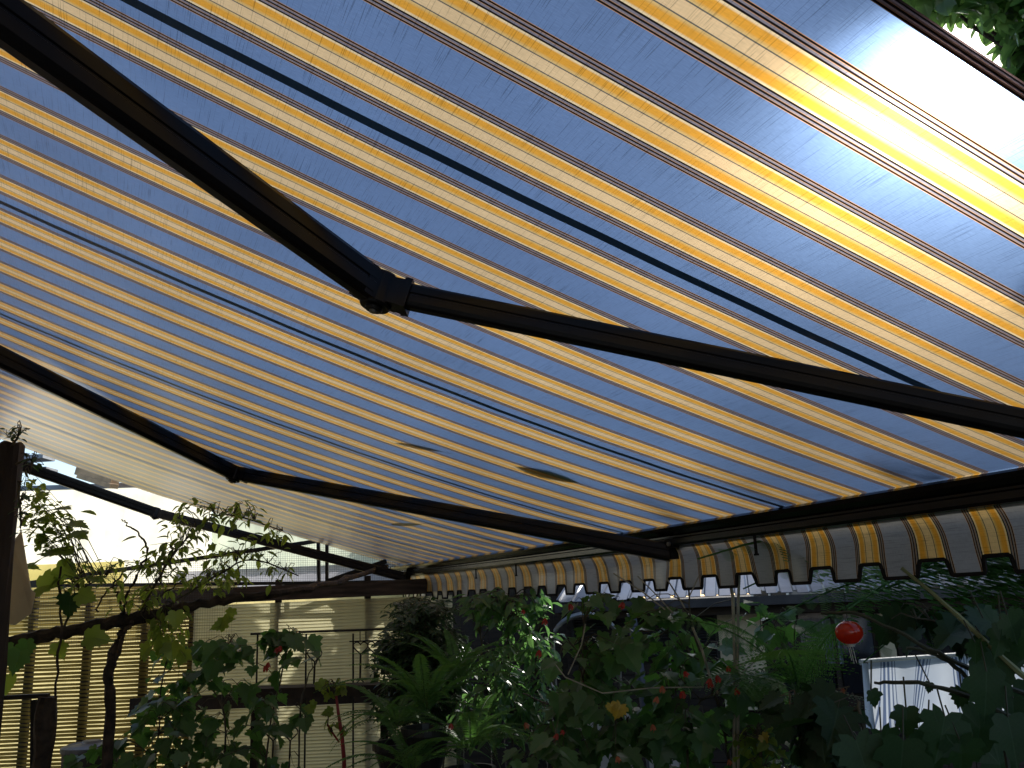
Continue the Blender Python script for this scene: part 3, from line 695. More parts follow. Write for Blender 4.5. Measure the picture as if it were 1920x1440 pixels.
# ------------------------------------------------------------------ planting helpers
def ellipsoid(e):
    px, py, rx, ry, Y, dY = e
    while 1:
        a, b_, c = uni(-1, 1), uni(-1, 1), uni(-1, 1)
        if a * a + b_ * b_ + c * c < 1: break
    return AT(px + a * rx, py + b_ * ry, Y + c * dY)
def plantout(parent, ells, ntwig, stems, leafmeshes, size, gap, spread=.06, twigm='twig', maxleaf=290, r=.003, droop=.5, leafname='leaf', stuff=False, flowers=None, twigtop=True, mats=None, kind=None, facecam=.35, weights=None):
    """stems: list of polylines (world). twigs leave the nearest stem and carry leaves."""
    sb = MB(); pts = []
    for st in stems:
        o = limb(sb, st, r * 2.6, r * 1.2, 5, .004) if len(st) > 1 else st
        pts += o
    leaves = []
    ws = weights or [e[2] * e[3] for e in ells]
    for k in range(ntwig):
        e = random.choices(ells, ws)[0]; tgt = ellipsoid(e)
        near = min(pts, key=lambda p: (p - tgt).length + (0.25 * max(0, p.z - tgt.z)) + uni(0, .15))
        d = tgt - near; L = d.length
        if L > .9: near = tgt - d.normalized() * .6 + vec(0, 0, -.1); d = tgt - near; L = d.length
        mid = near + d * .5 + vec(uni(-.05, .05), uni(-.05, .05), .12 * L + uni(-.02, .05))
        tw = [near, near.lerp(mid, .6) + vec(0, 0, .02), mid, mid.lerp(tgt, .6), tgt]
        sb.tube(tw, [r, r * .9, r * .8, r * .6, r * .35], 3, cap=False)
        n_ = max(2, int(L * .8 / gap)); side = 1
        for i in range(n_):
            t = .25 + .75 * (i + 1) / n_; seg = min(3, int(t * 4)); p = tw[seg].lerp(tw[seg + 1], t * 4 - seg if t < 1 else 1)
            dr = (tw[seg + 1] - tw[seg]).normalized(); sd = dr.cross(vec(0, 0, 1)); sd = sd.normalized() if sd.length > .01 else vec(1, 0, 0)
            side = -side; ld = dr * uni(.1, .9) + sd * side * uni(.3, 1.2) + vec(uni(-.4, .4), uni(-.4, .4), -droop * uni(.2, 1.4))
            nr = vec(uni(-.6, .6), uni(-1, .1) * facecam * 2, 1).normalized()
            pet = spread * uni(.3, 1)
            q = p + ld.normalized() * pet
            leaves.append((q, ld, nr, size * uni(.6, 1.25)))
            if pet > .02: sb.tube([p, q + vec(0, 0, .003)], r * .3, 3, cap=False)
    if sb.f: tag(sb.build('stems', M[twigm], parent), kind='stuff')
    random.shuffle(leaves)
    if stuff or leafmeshes is None:
        b_ = MB()
        for q, ld, nr, s in leaves: leaf_into(b_, kind, orient(q, ld, nr, s), uni(.1, .4), uni(.1, .5))
        tag(b_.build('foliage', mats, parent), kind='stuff')
    else:
        for q, ld, nr, s in leaves[:maxleaf]:
            inst(leafname, random.choice(leafmeshes), parent, orient(q, ld, nr, s))
        if len(leaves) > maxleaf:
            b_ = MB()
            for q, ld, nr, s in leaves[maxleaf:]: leaf_into(b_, kind or 'lobed', orient(q, ld, nr, s), uni(.1, .4), uni(.1, .5))
            tag(b_.build('foliage', leafmeshes[0].materials[0], parent), kind='stuff')
    return leaves

lobed = [leaf_mesh('lobed_leaf', 'lobed', M['maple_leaf'], uni(.05, .4), uni(.05, .5)) for _ in range(5)]
lobed_v = [leaf_mesh('lobed_leaf', 'lobed', M['vine_leaf'], uni(.05, .4), uni(.05, .5)) for _ in range(4)]
lobed_b = [leaf_mesh('lobed_leaf', 'lobed', M['big_leaf'], uni(.05, .3), uni(.05, .4)) for _ in range(4)]
broad = [leaf_mesh('broad_leaf', 'broad', M['big_leaf'], uni(.05, .3), uni(.05, .4)) for _ in range(5)]
oval_v = [leaf_mesh('oval_leaf', 'oval', M['vine_leaf'], uni(.05, .5), uni(.05, .5)) for _ in range(4)]
oval_g = [leaf_mesh('oval_leaf', 'oval', M['glossy_leaf'], uni(.05, .5), uni(.05, .6)) for _ in range(4)]
oval_t = [leaf_mesh('oval_leaf', 'oval', M['tree_leaf'], uni(.05, .5), uni(.05, .6)) for _ in range(4)]
heart_v = [leaf_mesh('heart_leaf', 'heart', M['vine_leaf'], uni(.05, .3), uni(.05, .4)) for _ in range(3)]

def flower_mesh(name, m_):
    b_ = MB()
    for k in range(5):
        a = 2 * pi * k / 5; d = vec(cos(a), sin(a), 0); s = vec(-sin(a), cos(a), 0)
        p = [vec(0, 0, 0), d * .22 + s * .2 + vec(0, 0, -.25), d * .42 + s * .26 + vec(0, 0, -.75), d * .55 + vec(0, 0, -1.0), d * .42 - s * .26 + vec(0, 0, -.75), d * .22 - s * .2 + vec(0, 0, -.25)]
        b_.face(p[:4]); b_.face([p[0]] + p[3:])
    b_.tube([(0, 0, -.2), (0, 0, -1.25)], [.05, .07], 4)
    return b_.mesh(name, m_)
fl_r = flower_mesh('flower', M['petal']); fl_o = flower_mesh('flower', M['petal_o'])
def flower(parent, px, py, Y, s, me=None):
    inst('flower', me or fl_r, parent, Matrix.Translation(AT(px, py, Y) + vec(0, 0, s * .5)) @ Matrix.Rotation(uni(-.5, .5), 4, 'X') @ Matrix.Rotation(uni(-.5, .5), 4, 'Y') @ Matrix.Diagonal((s, s, s, 1)))

def frond_mesh(name, m_, L=1.0, npin=22, plen=.3, sub=10, droop=.5, seed=0):
    """compound fern frond: rachis along +Y drooping, pinnae with toothed pinnules"""
    rs = random.Random(seed); b_ = MB(); ra = []
    for i in range(13):
        t = i / 12; ra.append(vec(.02 * sin(t * 3 + seed), L * (t - .08 * droop * t * t * t), L * (.18 * sin(t * pi * .6) - droop * t * t * .55)))
    b_.tube(ra, [.006 * L * (1 - .75 * i / 12) for i in range(13)], 4, cap=False)
    for i in range(npin):
        t = .12 + .86 * i / npin; k = min(11, int(t * 12)); c = ra[k].lerp(ra[k + 1], t * 12 - k); dr = (ra[k + 1] - ra[k]).normalized()
        pl = plen * L * (sin(pi * min(1, t * 1.05 + .08)) ** .7 * .9 + .1) * rs.uniform(.9, 1.08)
        for sd in (-1, 1):
            d = (vec(sd, 0, 0) + dr * rs.uniform(.25, .42) + vec(0, 0, rs.uniform(-.22, .02))).normalized()
            nrm = vec(0, -.1, 1); side = d.cross(nrm).normalized(); w_ = L * .86 / npin * .5
            if sub == 0:
                # simple pinna: narrow pointed strip
                p = [c, c + d * pl * .3 + side * w_ * .8, c + d * pl * .75 + side * w_ * .6 + vec(0, 0, -.04 * pl), c + d * pl + vec(0, 0, -.12 * pl), c + d * pl * .7 - side * w_ * .6 + vec(0, 0, -.04 * pl), c + d * pl * .25 - side * w_ * .8]
                b_.face(p)
            else:
                for j in range(sub):
                    s_ = (j + .3) / sub; q = c + d * pl * s_ + vec(0, 0, -.15 * pl * s_ * s_); ww = w_ * 1.25 * (1 - s_ * .75); sl = pl / sub * .42
                    for s2 in (-1, 1):
                        e = side * s2 * ww + d * ww * .35
                        b_.face([q - d * sl * .5, q + d * sl, q + e + d * sl * .4, q + e * .85 - d * sl * .5] if s2 > 0 else [q + d * sl, q - d * sl * .5, q + e * .85 - d * sl * .5, q + e + d * sl * .4])
    return b_.mesh(name, m_)
tf = [frond_mesh('frond', M['fern_leaf'], 1, 26, .30, 12, uni(.3, .7), s) for s in range(4)]
bf = [frond_mesh('frond', M['fern_leaf'], 1, 44, .085, 0, uni(.5, 1.1), s + 9) for s in range(5)]

# ---- left vine foliage (against the bright sheet)
L1 = [(430, 965, 60, 30, 5.4, .2), (360, 945, 40, 18, 5.4, .15), (500, 1000, 50, 22, 5.5, .2), (330, 1010, 60, 40, 5.4, .25), (300, 1060, 70, 35, 5.4, .3),
      (430, 1040, 70, 30, 5.5, .25), (390, 1095, 90, 25, 5.5, .3), (160, 1090, 90, 22, 5.4, .3), (520, 1075, 40, 22, 5.6, .2), (260, 1120, 80, 24, 5.4, .2), (60, 960, 30, 70, 5.3, .15), (310, 1200, 50, 40, 5.4, .2), (200, 1060, 60, 25, 5.4, .2)]
sts = [[AT(262, 1150, 5.5), AT(300, 1080, 5.4), AT(350, 1010, 5.4), AT(420, 965, 5.4), AT(530, 995, 5.4)], [AT(300, 1145, 5.5), AT(390, 1090, 5.5), AT(470, 1050, 5.5), AT(560, 1080, 5.6)],
       [AT(120, 1180, 5.5), AT(150, 1110, 5.4), AT(200, 1080, 5.4)]]
plantout(vt, L1, 270, sts, oval_v, .066, .05, .018, maxleaf=300, kind='oval', droop=.4)
# a few large backlit leaves standing off to the left
for px, py, s, a, ms in ((118, 953, .15, 70, lobed_v), (165, 961, .12, 95, oval_v), (150, 981, .13, 80, lobed_v), (150, 1001, .13, 95, lobed_v), (80, 972, .11, 60, lobed_v), (115, 1035, .20, 75, lobed_v), (75, 1045, .14, 250, lobed_v),
                         (125, 1070, .14, 110, lobed_v), (60, 1000, .10, 200, lobed_v), (95, 1000, .10, 80, lobed_v), (75, 930, .09, 190, lobed_v), (240, 1010, .08, 250, heart_v), (95, 1095, .18, 80, lobed_v),
                         (165, 1120, .12, 110, lobed_v), (128, 1140, .14, 190, broad), (50, 1220, .12, 180, lobed), (30, 1245, .14, 190, lobed), (10, 1230, .12, 170, lobed), (112, 1223, .11, 160, lobed_v),
                         (12, 1285, .12, 180, heart_v), (55, 1060, .14, 40, lobed_v), (185, 1195, .15, 90, lobed_v), (330, 1165, .11, 175, lobed_v), (300, 1215, .12, 190, lobed_v), (322, 1225, .12, 170, lobed_v), (340, 1235, .11, 200, lobed_v), (270, 1225, .10, 220, lobed_v)):
    d = vec(sin(R(a)), uni(-.3, .1), cos(R(a)))
    p = AT(px, py, 5.2 + uni(-.15, .15)) - d.normalized() * s * .5
    flat = py < 1062
    if flat: d = vec(sin(R(a)), uni(-.6, .1), .25 * cos(R(a)) - .1); p = AT(px, py, 5.2) - d.normalized() * s * .5
    inst('leaf', random.choice(ms), vt, orient(p, d, vec(uni(-.25, .25), -.35 if flat else -1, 1 if flat else uni(.3, .9)), s))
# ---- sprigs on top of the post
spg = empty('succulent_sprig', AT(30, 828, 4.5), 'small dark rosette-leaved sprigs growing round the top of the post', 'plant')
plantout(spg, [(35, 812, 24, 14, 4.5, .1), (5, 800, 12, 12, 4.5, .1), (62, 862, 12, 16, 4.5, .08), (45, 895, 10, 20, 4.5, .08), (42, 950, 10, 60, 4.45, .08)], 34,
         [[AT(20, 840, 4.55), AT(32, 820, 4.5), AT(40, 800, 4.5)], [AT(30, 870, 4.5), AT(60, 862, 4.5), AT(55, 890, 4.5)], [AT(35, 900, 4.5), AT(38, 990, 4.5)]], [leaf_mesh('leaf', 'oval', M['dark_leaf'], .3, .2) for _ in range(3)], .045, .03, .006, droop=.1, kind='oval')

# ---- lower left lobed bush in front of the fence, with red flowers
lb = empty('flowering_bush', vec(AT(470, 1440, 5.6).x, 5.6, 0), 'dark lobed-leaf bush with dim red flowers against the pale yellow slats', 'bush')
xg = local(lb)
g = [vec(xg.x + dx, 5.6 + dy, 0) for dx, dy in ((-.5, 0), (0, .1), (.35, -.1), (-.9, .05))]
sts = [[g[0], AT(420, 1420, 5.6), AT(400, 1280, 5.6), AT(440, 1190, 5.6)], [g[1], AT(500, 1420, 5.5), AT(520, 1300, 5.6), AT(545, 1195, 5.6)], [g[2], AT(560, 1420, 5.5), AT(570, 1290, 5.6), AT(600, 1230, 5.6)],
       [g[3], AT(290, 1420, 5.6), AT(300, 1300, 5.6), AT(320, 1210, 5.6)]]
plantout(lb, [(545, 1190, 55, 16, 5.6, .2), (540, 1230, 55, 30, 5.6, .3), (420, 1215, 60, 30, 5.6, .3), (590, 1260, 40, 20, 5.6, .2), (440, 1270, 90, 35, 5.6, .3), (330, 1240, 60, 40, 5.6, .3), (480, 1350, 110, 60, 5.6, .3),
             (330, 1350, 90, 60, 5.7, .3), (420, 1420, 160, 30, 5.5, .3), (190, 1420, 60, 25, 5.6, .2), (360, 1290, 70, 22, 5.6, .3)], 115, sts, lobed, .115, .10, .05, maxleaf=300, kind='lobed', droop=.7)
for px, py in ((527, 1216), (503, 1247), (520, 1219), (496, 1254)): flower(lb, px, py, 5.35, .034)
# bright green leaves: sunlight put into their paler, more translucent material
for px, py, s in ((425, 1162, .10), (408, 1172, .10), (432, 1152, .07), (605, 1287, .08), (578, 1327, .07), (585, 1322, .05), (612, 1335, .07), (615, 1305, .06)):
    d = vec(uni(-1, 1), -.2, uni(-1, .3)); inst('leaf', random.choice(lobed_v), lb, orient(AT(px, py, 5.3) - d.normalized() * s * .5, d, vec(.1, -.8, .6), s))

# ---- ornamental iron trellis
YT = 6.9
tr = empty('iron_trellis', vec(AT(640, 1300, YT).x, YT, 0), 'black wrought-iron trellis with heart scrolls in front of the pale slats', 'trellis')
def ib(pts, r_, name, n_=5):
    b_ = MB(); b_.tube(pts, r_, n_); return b_.build(name, M['iron'], tr)
ib([AT(470, 1189, YT), AT(760, 1178, YT)], .009, 'top_rail'); ib([AT(655, 1203, YT), AT(760, 1199, YT)], .005, 'cross_rail')
for px in (483, 574, 662):
    q = AT(px, 1188, YT); ib([q, vec(q.x, q.y, 0)], .0075, 'upright')
for px in (675, 686):
    q = AT(px, 1184, YT); q2 = AT(px, 1202, YT); ib([q, q2], .004, 'baluster')
def scroll(cx, cy, s, flip=1):
    pts = []
    for i in range(25):
        t = i / 24 * 2 * pi; x = 16 * sin(t) ** 3; y = 13 * cos(t) - 5 * cos(2 * t) - 2 * cos(3 * t) - cos(4 * t)
        pts.append(AT(cx + x * s, cy - y * s * flip, YT))
    ib(pts, .0048, 'heart_scroll', 4)
scroll(676, 1214, .85); scroll(703, 1213, .85); scroll(590, 1228, .85)
ib([AT(676, 1228, YT), AT(675, 1272, YT)], .008, 'spindle'); ib([AT(703, 1227, YT), AT(702, 1272, YT)], .008, 'spindle'); ib([AT(590, 1242, YT), AT(588, 1290, YT)], .008, 'spindle')
scroll(676, 1284, .7, -1); scroll(703, 1284, .7, -1)
for k in range(3): scroll(480 + k * 32, 1375, .9); ib([AT(480 + k * 32, 1390, YT), AT(478 + k * 32, 1440, YT)], .007, 'spindle')
# dark shelf with plants
b = MB(); b.bar(AT(460, 1299, 6.6), AT(730, 1290, 6.6), .25, .07)
q = AT(480, 1300, 6.6); b.bar(vec(q.x, q.y, 0), q, .05, .05, up=vec(0, 1, 0)); q = AT(720, 1292, 6.6); b.bar(vec(q.x, q.y, 0), q, .05, .05, up=vec(0, 1, 0))
tag(b.build('shelf', M['darkwood'], origin=vec(q.x, q.y, 0)), 'dark timber shelf across the foot of the iron trellis', 'shelf')
# slender red-barked sapling
sap = empty('red_stem_sapling', vec(AT(648, 1440, 5.2).x, 5.2, 0), 'slender sapling with a glowing red stem in front of the trellis', 'sapling')
b = MB(); q = AT(650, 1440, 5.2); b.tube([vec(q.x + .03, 5.2, 0), vec(q.x, 5.2, .7), AT(645, 1425, 5.2), AT(641, 1380, 5.2), AT(634, 1335, 5.2), AT(630, 1300, 5.2)], [.016, .014, .012, .011, .009, .006], 7)
b.tube([AT(636, 1392, 5.2), AT(622, 1372, 5.2), AT(614, 1358, 5.2)], .005, 4)
b.build('stem', simple('red_bark', (.30, .03, .03), rough=.35, var=.3), sap)
plantout(sap, [(628, 1290, 20, 14, 5.2, .1), (618, 1365, 14, 14, 5.2, .1), (642, 1370, 10, 14, 5.2, .1)], 12, [[AT(630, 1300, 5.2), AT(628, 1286, 5.2)], [AT(622, 1372, 5.2), AT(614, 1358, 5.2)], [AT(640, 1375, 5.2), AT(644, 1360, 5.2)]], heart_v, .05, .05, .01, maxleaf=60)

# ---- dark small-leaved shrub, glossy shrub
ds = empty('dark_evergreen_shrub', vec(AT(780, 1440, 6.2).x, 6.2, 0), 'dense dark small-leaved shrub in front of the slat fence, under the end of the valance', 'shrub')
x0 = local(ds)
plantout(ds, [(790, 1150, 75, 32, 6.2, .5), (780, 1200, 85, 45, 6.2, .5), (765, 1250, 75, 45, 6.2, .5), (830, 1240, 70, 60, 6.2, .5), (800, 1330, 110, 80, 6.3, .5), (730, 1230, 35, 30, 6.1, .3)], 1150,
         [[x0, AT(780, 1380, 6.2), AT(785, 1250, 6.2), AT(800, 1150, 6.2)], [x0, AT(740, 1350, 6.2), AT(745, 1230, 6.2)], [x0, AT(840, 1350, 6.2), AT(850, 1200, 6.2)]], None, .060, .032, .006, stuff=True, mats=M['dark_leaf'], kind='oval', droop=.1)
gs = empty('glossy_shrub', vec(AT(960, 1440, 5.6).x, 5.6, 0), 'glossy broad-leaved shrub with sunlit tips below the valance notches', 'shrub')
x0 = local(gs)
plantout(gs, [(950, 1150, 75, 40, 5.6, .35), (990, 1200, 60, 45, 5.6, .3), (930, 1130, 60, 25, 5.7, .3), (960, 1260, 85, 60, 5.6, .4), (930, 1340, 90, 60, 5.6, .4), (1000, 1320, 50, 60, 5.6, .3), (910, 1120, 40, 14, 5.6, .2), (1015, 1130, 30, 20, 5.6, .2)], 330,
         [[x0, AT(960, 1380, 5.6), AT(955, 1260, 5.6), AT(950, 1130, 5.6)], [x0, AT(1000, 1350, 5.6), AT(1005, 1200, 5.6)], [x0, AT(920, 1350, 5.6), AT(900, 1190, 5.6)]], oval_g, .085, .05, .012, maxleaf=300, kind='oval', droop=.35)

# ---- Boston ferns
def fern(cx, cy, Y, n_, L, label, up=.6, meshes=bf, nm='sword_fern', spreadx=1.0):
    c = AT(cx, cy, Y); f = empty(nm, c, label, 'fern')
    for i in range(n_):
        a = 2 * pi * i / n_ + uni(-.3, .3); d = vec(cos(a) * spreadx, sin(a), uni(up * .3, up * 1.6)).normalized()
        inst('frond', random.choice(meshes), f, orient(c + vec(cos(a), sin(a), 0) * .02, d, vec(0, 0, 1), L * uni(.7, 1.15)))
    return f
def pot(cx, cy, Y, r_, label):
    c = AT(cx, cy, Y); b_ = MB(); lathe(b_, (c.x, c.y, c.z), [(r_ * .6, -r_ * 1.5), (r_, -.02), (r_ * 1.1, -.02), (r_ * 1.1, .015), (r_ * .95, .015), (r_ * .9, -.03), (0, -.03)], 20)
    b_.bar(vec(c.x, c.y, c.z - r_ * 1.5), vec(c.x, c.y, 0), .12, .12, up=vec(0, 1, 0))
    return tag(b_.build('plant_stand_pot', M['shutter'], origin=vec(c.x, c.y, 0)), label, 'pot')
fern(745, 1360, 4.9, 22, .46, 'leftmost hanging sword fern, in front of the dark shrub')
fern(800, 1330, 4.7, 24, .50, 'largest sword fern with upright fronds before the dark shrub', 1.1)
fern(855, 1290, 4.9, 16, .40, 'small upright sword fern above the others, against the dark shrub', 1.6)
fern(880, 1400, 4.6, 22, .48, 'sword fern at the bottom edge beside the glossy shrub')
fern(770, 1440, 4.5, 18, .45, 'sword fern cut off by the bottom edge, left of the white shelf board')
pot(745, 1396, 4.9, .12, 'black pot on a stand holding the leftmost sword fern'); pot(800, 1368, 4.7, .12, 'black pot on a stand holding the largest sword fern')
pot(880, 1446, 4.6, .12, 'black pot on a stand holding the fern beside the glossy shrub')
b = MB(); b.bar(AT(752, 1402, 4.9), AT(862, 1392, 4.9), .10, .03); q = AT(800, 1398, 5.0); b.bar(vec(q.x, q.y, 0), q, .04, .04, up=vec(0, 1, 0))
tag(b.build('plant_shelf', M['whitepaint'], origin=vec(q.x, q.y, 0)), 'pale narrow shelf board among the ferns', 'shelf')

# ================================================================== right: garden shed with grey roof
def shp(x, z, y=0.0): return vec(x, 0, 0)
shed = empty('garden_shed', AT(1450, 1300, 9.0) * 1, 'dark timber shed with grey metal roof panels behind the bushes', 'shed')
shed.location.z = 0; WL[shed.name] = Vector(shed.location)
ga = AT(1046, 1149, 8.4); gb = AT(1990, 1090, 7.4)                      # gutter line, near horizontal in the world
zg = (ga.z + gb.z) / 2; ga.z = gb.z = zg
gd = (gb - ga).normalized(); gn = vec(-gd.y, gd.x, 0)                     # away from the viewer
GL = (gb - ga).length
npn = 16; pw = GL / npn
b = MB(); nr_ = 6
prf = []
for k in range(nr_ + 1):
    prf.append((k / nr_ * (pw - .008), 0))
pm = MB(); slope = vec(gn.x, gn.y, .26)
segs = [(0, .022), (.03, .022), (.045, 0), (.16, 0), (.175, .012), (.19, .012), (.205, 0), (.33, 0)]
sc_ = pw / .34
for (x0, z0), (x1, z1) in zip(segs[:-1], segs[1:]):
    for (za, zb) in ((0, 2.7),):
        p = [gd * x0 * sc_ + vec(0, 0, z0), gd * x1 * sc_ + vec(0, 0, z1), gd * x1 * sc_ + vec(0, 0, z1) + slope * zb, gd * x0 * sc_ + vec(0, 0, z0) + slope * zb]
        pm.face(p); pm.face([q - vec(0, 0, .006) for q in reversed(p)])
pme = pm.mesh('roof_panel', M['roofmetal'])
for i in range(npn): inst('roof_panel', pme, shed, Matrix.Translation(ga + gd * pw * i + vec(0, 0, .05 + uni(-.003, .003)) - gn * .05))
b = MB(); b.extrude([gn * q + vec(0, 0, z) for q, z in ((-.06, .03), (-.055, .03), (-.05, -.03), (.03, -.035), (.03, .03), (.04, .03), (.04, -.05), (-.055, -.045))], ga - gn * .08, gb - gn * .08); b.build('gutter', M['gutter'], shed)
b = MB(); b.bar(ga + vec(0, 0, -.07) + gn * .02, gb + vec(0, 0, -.07) + gn * .02, .03, .10); b.build('fascia', M['shedwall'], shed)
bk = MB(); bk.box((ga + gb) / 2 + gn * .42 - vec(0, 0, (ga.z) / 2 + .05), gd * GL / 2, gn * .03, vec(0, 0, ga.z / 2 - .05)); bk.build('wall', M['shedwall'], shed)
# wall boards
nb = 20; wh = zg - .1
bm_ = MB(); bm_.box((0, 0, 0), gd * GL / 2, gn * .012, vec(0, 0, wh / nb / 2 - .004)); bme = bm_.mesh('wall_board', M['shedwall'])
for k in range(nb): inst('wall_board', bme, shed, Matrix.Translation((ga + gb) / 2 + gn * (.35 + uni(0, .008)) + vec(0, 0, wh / nb * (k + .5) - zg)))
def onwall(px, py, off=.33):
    d = AT(px, py, 1) - vec(0, 0, CAMZ); o = ga + gn * off; t = (o.x * gn.x + o.y * gn.y) / (d.x * gn.x + d.y * gn.y); return vec(d.x * t, d.y * t, d.z * t + CAMZ)
def wallbox(name, px0, px1, py0, py1, m_, off=.32, th=.03, parent=None):
    a = onwall(px0, (py0 + py1) / 2, off); c = onwall(px1, (py0 + py1) / 2, off); zt = onwall((px0 + px1) / 2, py0, off).z; zb = onwall((px0 + px1) / 2, py1, off).z
    c.z = a.z; b_ = MB(); ce = (a + c) / 2; ce.z = (zt + zb) / 2; b_.box(ce, (c - a) / 2, gn * th / 2, vec(0, 0, (zt - zb) / 2)); return b_.build(name, m_, parent or shed)
# louvred shutters
for (x0, x1) in ((1075, 1182), (1196, 1262), (1270, 1345)):
    y0, y1 = 1158, 1238
    f = wallbox('shutter', x0, x1, y0, y1, M['glass'], .325, .02)
    a = onwall(x0, 1200, .30); c = onwall(x1, 1200, .30); c.z = a.z
    n_ = 15; zt = onwall((x0 + x1) / 2, y0, .3).z; zb = onwall((x0 + x1) / 2, y1, .3).z
    lm = MB(); hv = (c - a) / 2; lm.box((0, 0, 0), hv * .96, gn * .014 + vec(0, 0, -.010), vec(0, 0, .002)); lme = lm.mesh('louvre', M['gutter'])
    for k in range(n_): inst('louvre', lme, f, Matrix.Translation(vec((a.x + c.x) / 2, (a.y + c.y) / 2, zb + (zt - zb) * (k + .5) / n_)))
    for px in (x0, x1): wallbox('shutter_frame', px - 3, px + 3, y0 - 3, y1 + 3, M['shutter'], .29, .04, f)
wallbox('pillar', 1352, 1436, 1140, 1330, M['cream'], .27, .10); wallbox('pillar', 1652, 1682, 1150, 1330, M['cream'], .24, .10)
wallbox('window', 1442, 1560, 1150, 1300, M['glass'], .31, .02); wallbox('window', 1575, 1640, 1150, 1300, M['glass'], .31, .02); wallbox('window', 1690, 1900, 1150, 1300, M['glass'], .31, .02)
for px in (1438, 1500, 1568, 1645, 1688, 1760, 1840): wallbox('window_frame', px - 4, px + 4, 1145, 1305, M['shedwall'], .29, .05)
# curtains seen dimly behind the glass, hung outside under the eave
b = MB()
for k, px in enumerate(range(1540, 1572, 4)):
    a = onwall(px, 1160, .28 + .012 * (k % 2)); c = onwall(px + 4, 1160, .28 + .012 * ((k + 1) % 2)); zb = onwall(px, 1245, .28).z
    b.face([vec(a.x, a.y, zb), vec(c.x, c.y, zb), c, a])
b.build('curtain', M['roofmetal'], shed)

# downpipe pole and hoop arch
pl = MB(); p0 = AT(1184, 1150, 6.6); p1 = AT(1210, 1330, 6.6); p2 = p1 + (p1 - p0) * 1.0; p2.z = 0; pl.tube([p0, p1, p2], .035, 10)
po = pl.build('downpipe', simple('blue_grey_pipe', (.10, .12, .17), rough=.3, spec=.6), origin=vec(p2.x, p2.y, 0)); tag(po, 'blue-grey metal pipe leaning slightly in front of the dark shutters', 'pipe')
pl = MB(); q = AT(1191, 1226, 6.55); pl.tube([q + vec(0, 0, -.012), q + vec(0, 0, .012)], .042, 10); pl.build('clamp', M['steel'], po)
ar = empty('garden_arch', vec(AT(1090, 1440, 6.0).x, 6.0, 0), 'rounded metal garden arch half hidden in the leaves below the valance', 'arch')
for yy_ in (6.0, 6.35):
    pts = []
    for i in range(17):
        t = pi * i / 16; pts.append(AT(1098 - 62 * cos(t), 1205 - 52 * sin(t) - (3 if yy_ > 6.1 else 0), yy_))
    l0 = AT(1037, 1205, yy_); l1 = AT(1158, 1205, yy_)
    b = MB(); b.tube([vec(l0.x, l0.y, 0), l0 + vec(0, 0, -.02)] + pts[1:-1] + [l1 + vec(0, 0, -.02), vec(l1.x, l1.y, 0)], .013, 7); b.build('hoop', M['steel'], ar)
for t in (.0, .5, 1.0, 2.0, 2.6):
    a = AT(1098 - 62 * cos(t), 1205 - 52 * sin(t), 6.0); c = AT(1098 - 62 * cos(t), 1202 - 52 * sin(t), 6.35); b = MB(); b.tube([a, c], .006, 5); b.build('rung', M['steel'], ar)
for k in range(7):
    q = AT(1037, 1225 + k * 32, 6.0); q2 = AT(1037, 1222 + k * 32, 6.35); b = MB(); b.tube([vec(q.x, 6.0, q.z), vec(q.x, 6.35, q.z)], .006, 5); b.build('rung', M['steel'], ar)

# hanging red lantern
lc = AT(1592, 1186, 3.3)
la = empty('red_lantern', lc, 'shiny round red lantern hanging in front of the dark windows', 'lantern')
b = MB(); r_ = .0485
b.v = []; lathe(b, lc, [(r_ * sin(pi * i / 14) * (1 + 0), -r_ * .86 * cos(pi * i / 14)) for i in range(0, 15)], 28); b.build('globe', M['lantern'], la, smooth=True)
b = MB(); lathe(b, lc, [(.0, -r_ * .84 - .008), (.014, -r_ * .84 - .008), (.018, -r_ * .80), (.0, -r_ * .78)], 14); b.build('collar', M['whitepaint'], la)
b = MB()
for dx in (-.008, -.002, .006): b.tube([lc + vec(dx, 0, -r_ * .84 - .006), lc + vec(dx * 1.2 + .006, 0, -r_ * .84 - uni(.04, .07))], .0016, 4)
b.build('tassel', M['whitepaint'], la)
b = MB(); lathe(b, lc, [(0, r_ * .92), (.012, r_ * .9), (.016, r_ * .82), (0, r_ * .80)], 12); b.build('cap', M['gutter'], la)
b = MB(); b.tube([lc + vec(0, 0, r_ * .85), lc + vec(0, 0, r_ * .85 + .10)], .0015, 4); b.build('cord', M['trim'], la)
# striped cloth over a frame
YC = 4.9
cl = MB(); nx, nz = 150, 14
def clp(a, c):
    px = 1616 + 372 * a + 9 * c * sin(a * 9 + 2); top = 1244 - 26 * a; bot = 1362 + 28 * min(1, a * 1.6) + 4 * sin(a * 21 + .5)
    y = YC + .10 * a
    fold = .034 * sin(a * 21) * (.25 + c) + .014 * sin(a * 47 + 1) * c
    return AT(px, top + (bot - top) * c, y + fold - .05 * sin(c * 1.6))
for i in range(nx):
    for j in range(nz):
        a0, a1, c0_, c1_ = i / nx, (i + 1) / nx, j / nz, (j + 1) / nz
        sh_ = lambda a, c: a * 1.22 + .05 * sin(a * 21 + .6) * c + .012 * sin(a * 47) * c
        cl.face([clp(a0, c0_), clp(a1, c0_), clp(a1, c1_), clp(a0, c1_)], [(sh_(a0, c0_), c0_), (sh_(a1, c0_), c0_), (sh_(a1, c1_), c1_), (sh_(a0, c1_), c1_)])
top_ = []
for i in range(nx + 1): top_.append(clp(i / nx, 0))
co = cl.build('striped_cloth', M['stripecloth'], origin=AT(1700, 1300, YC), smooth=True); tag(co, 'white cloth with thin blue stripes hung over a rail, behind the broad dark leaves', 'cloth')
b = MB(); b.tube([p + vec(0, .02, .005) for p in top_[::6]], .016, 10)
ra_ = b.build('rolled_edge', M['whitepaint'], co)
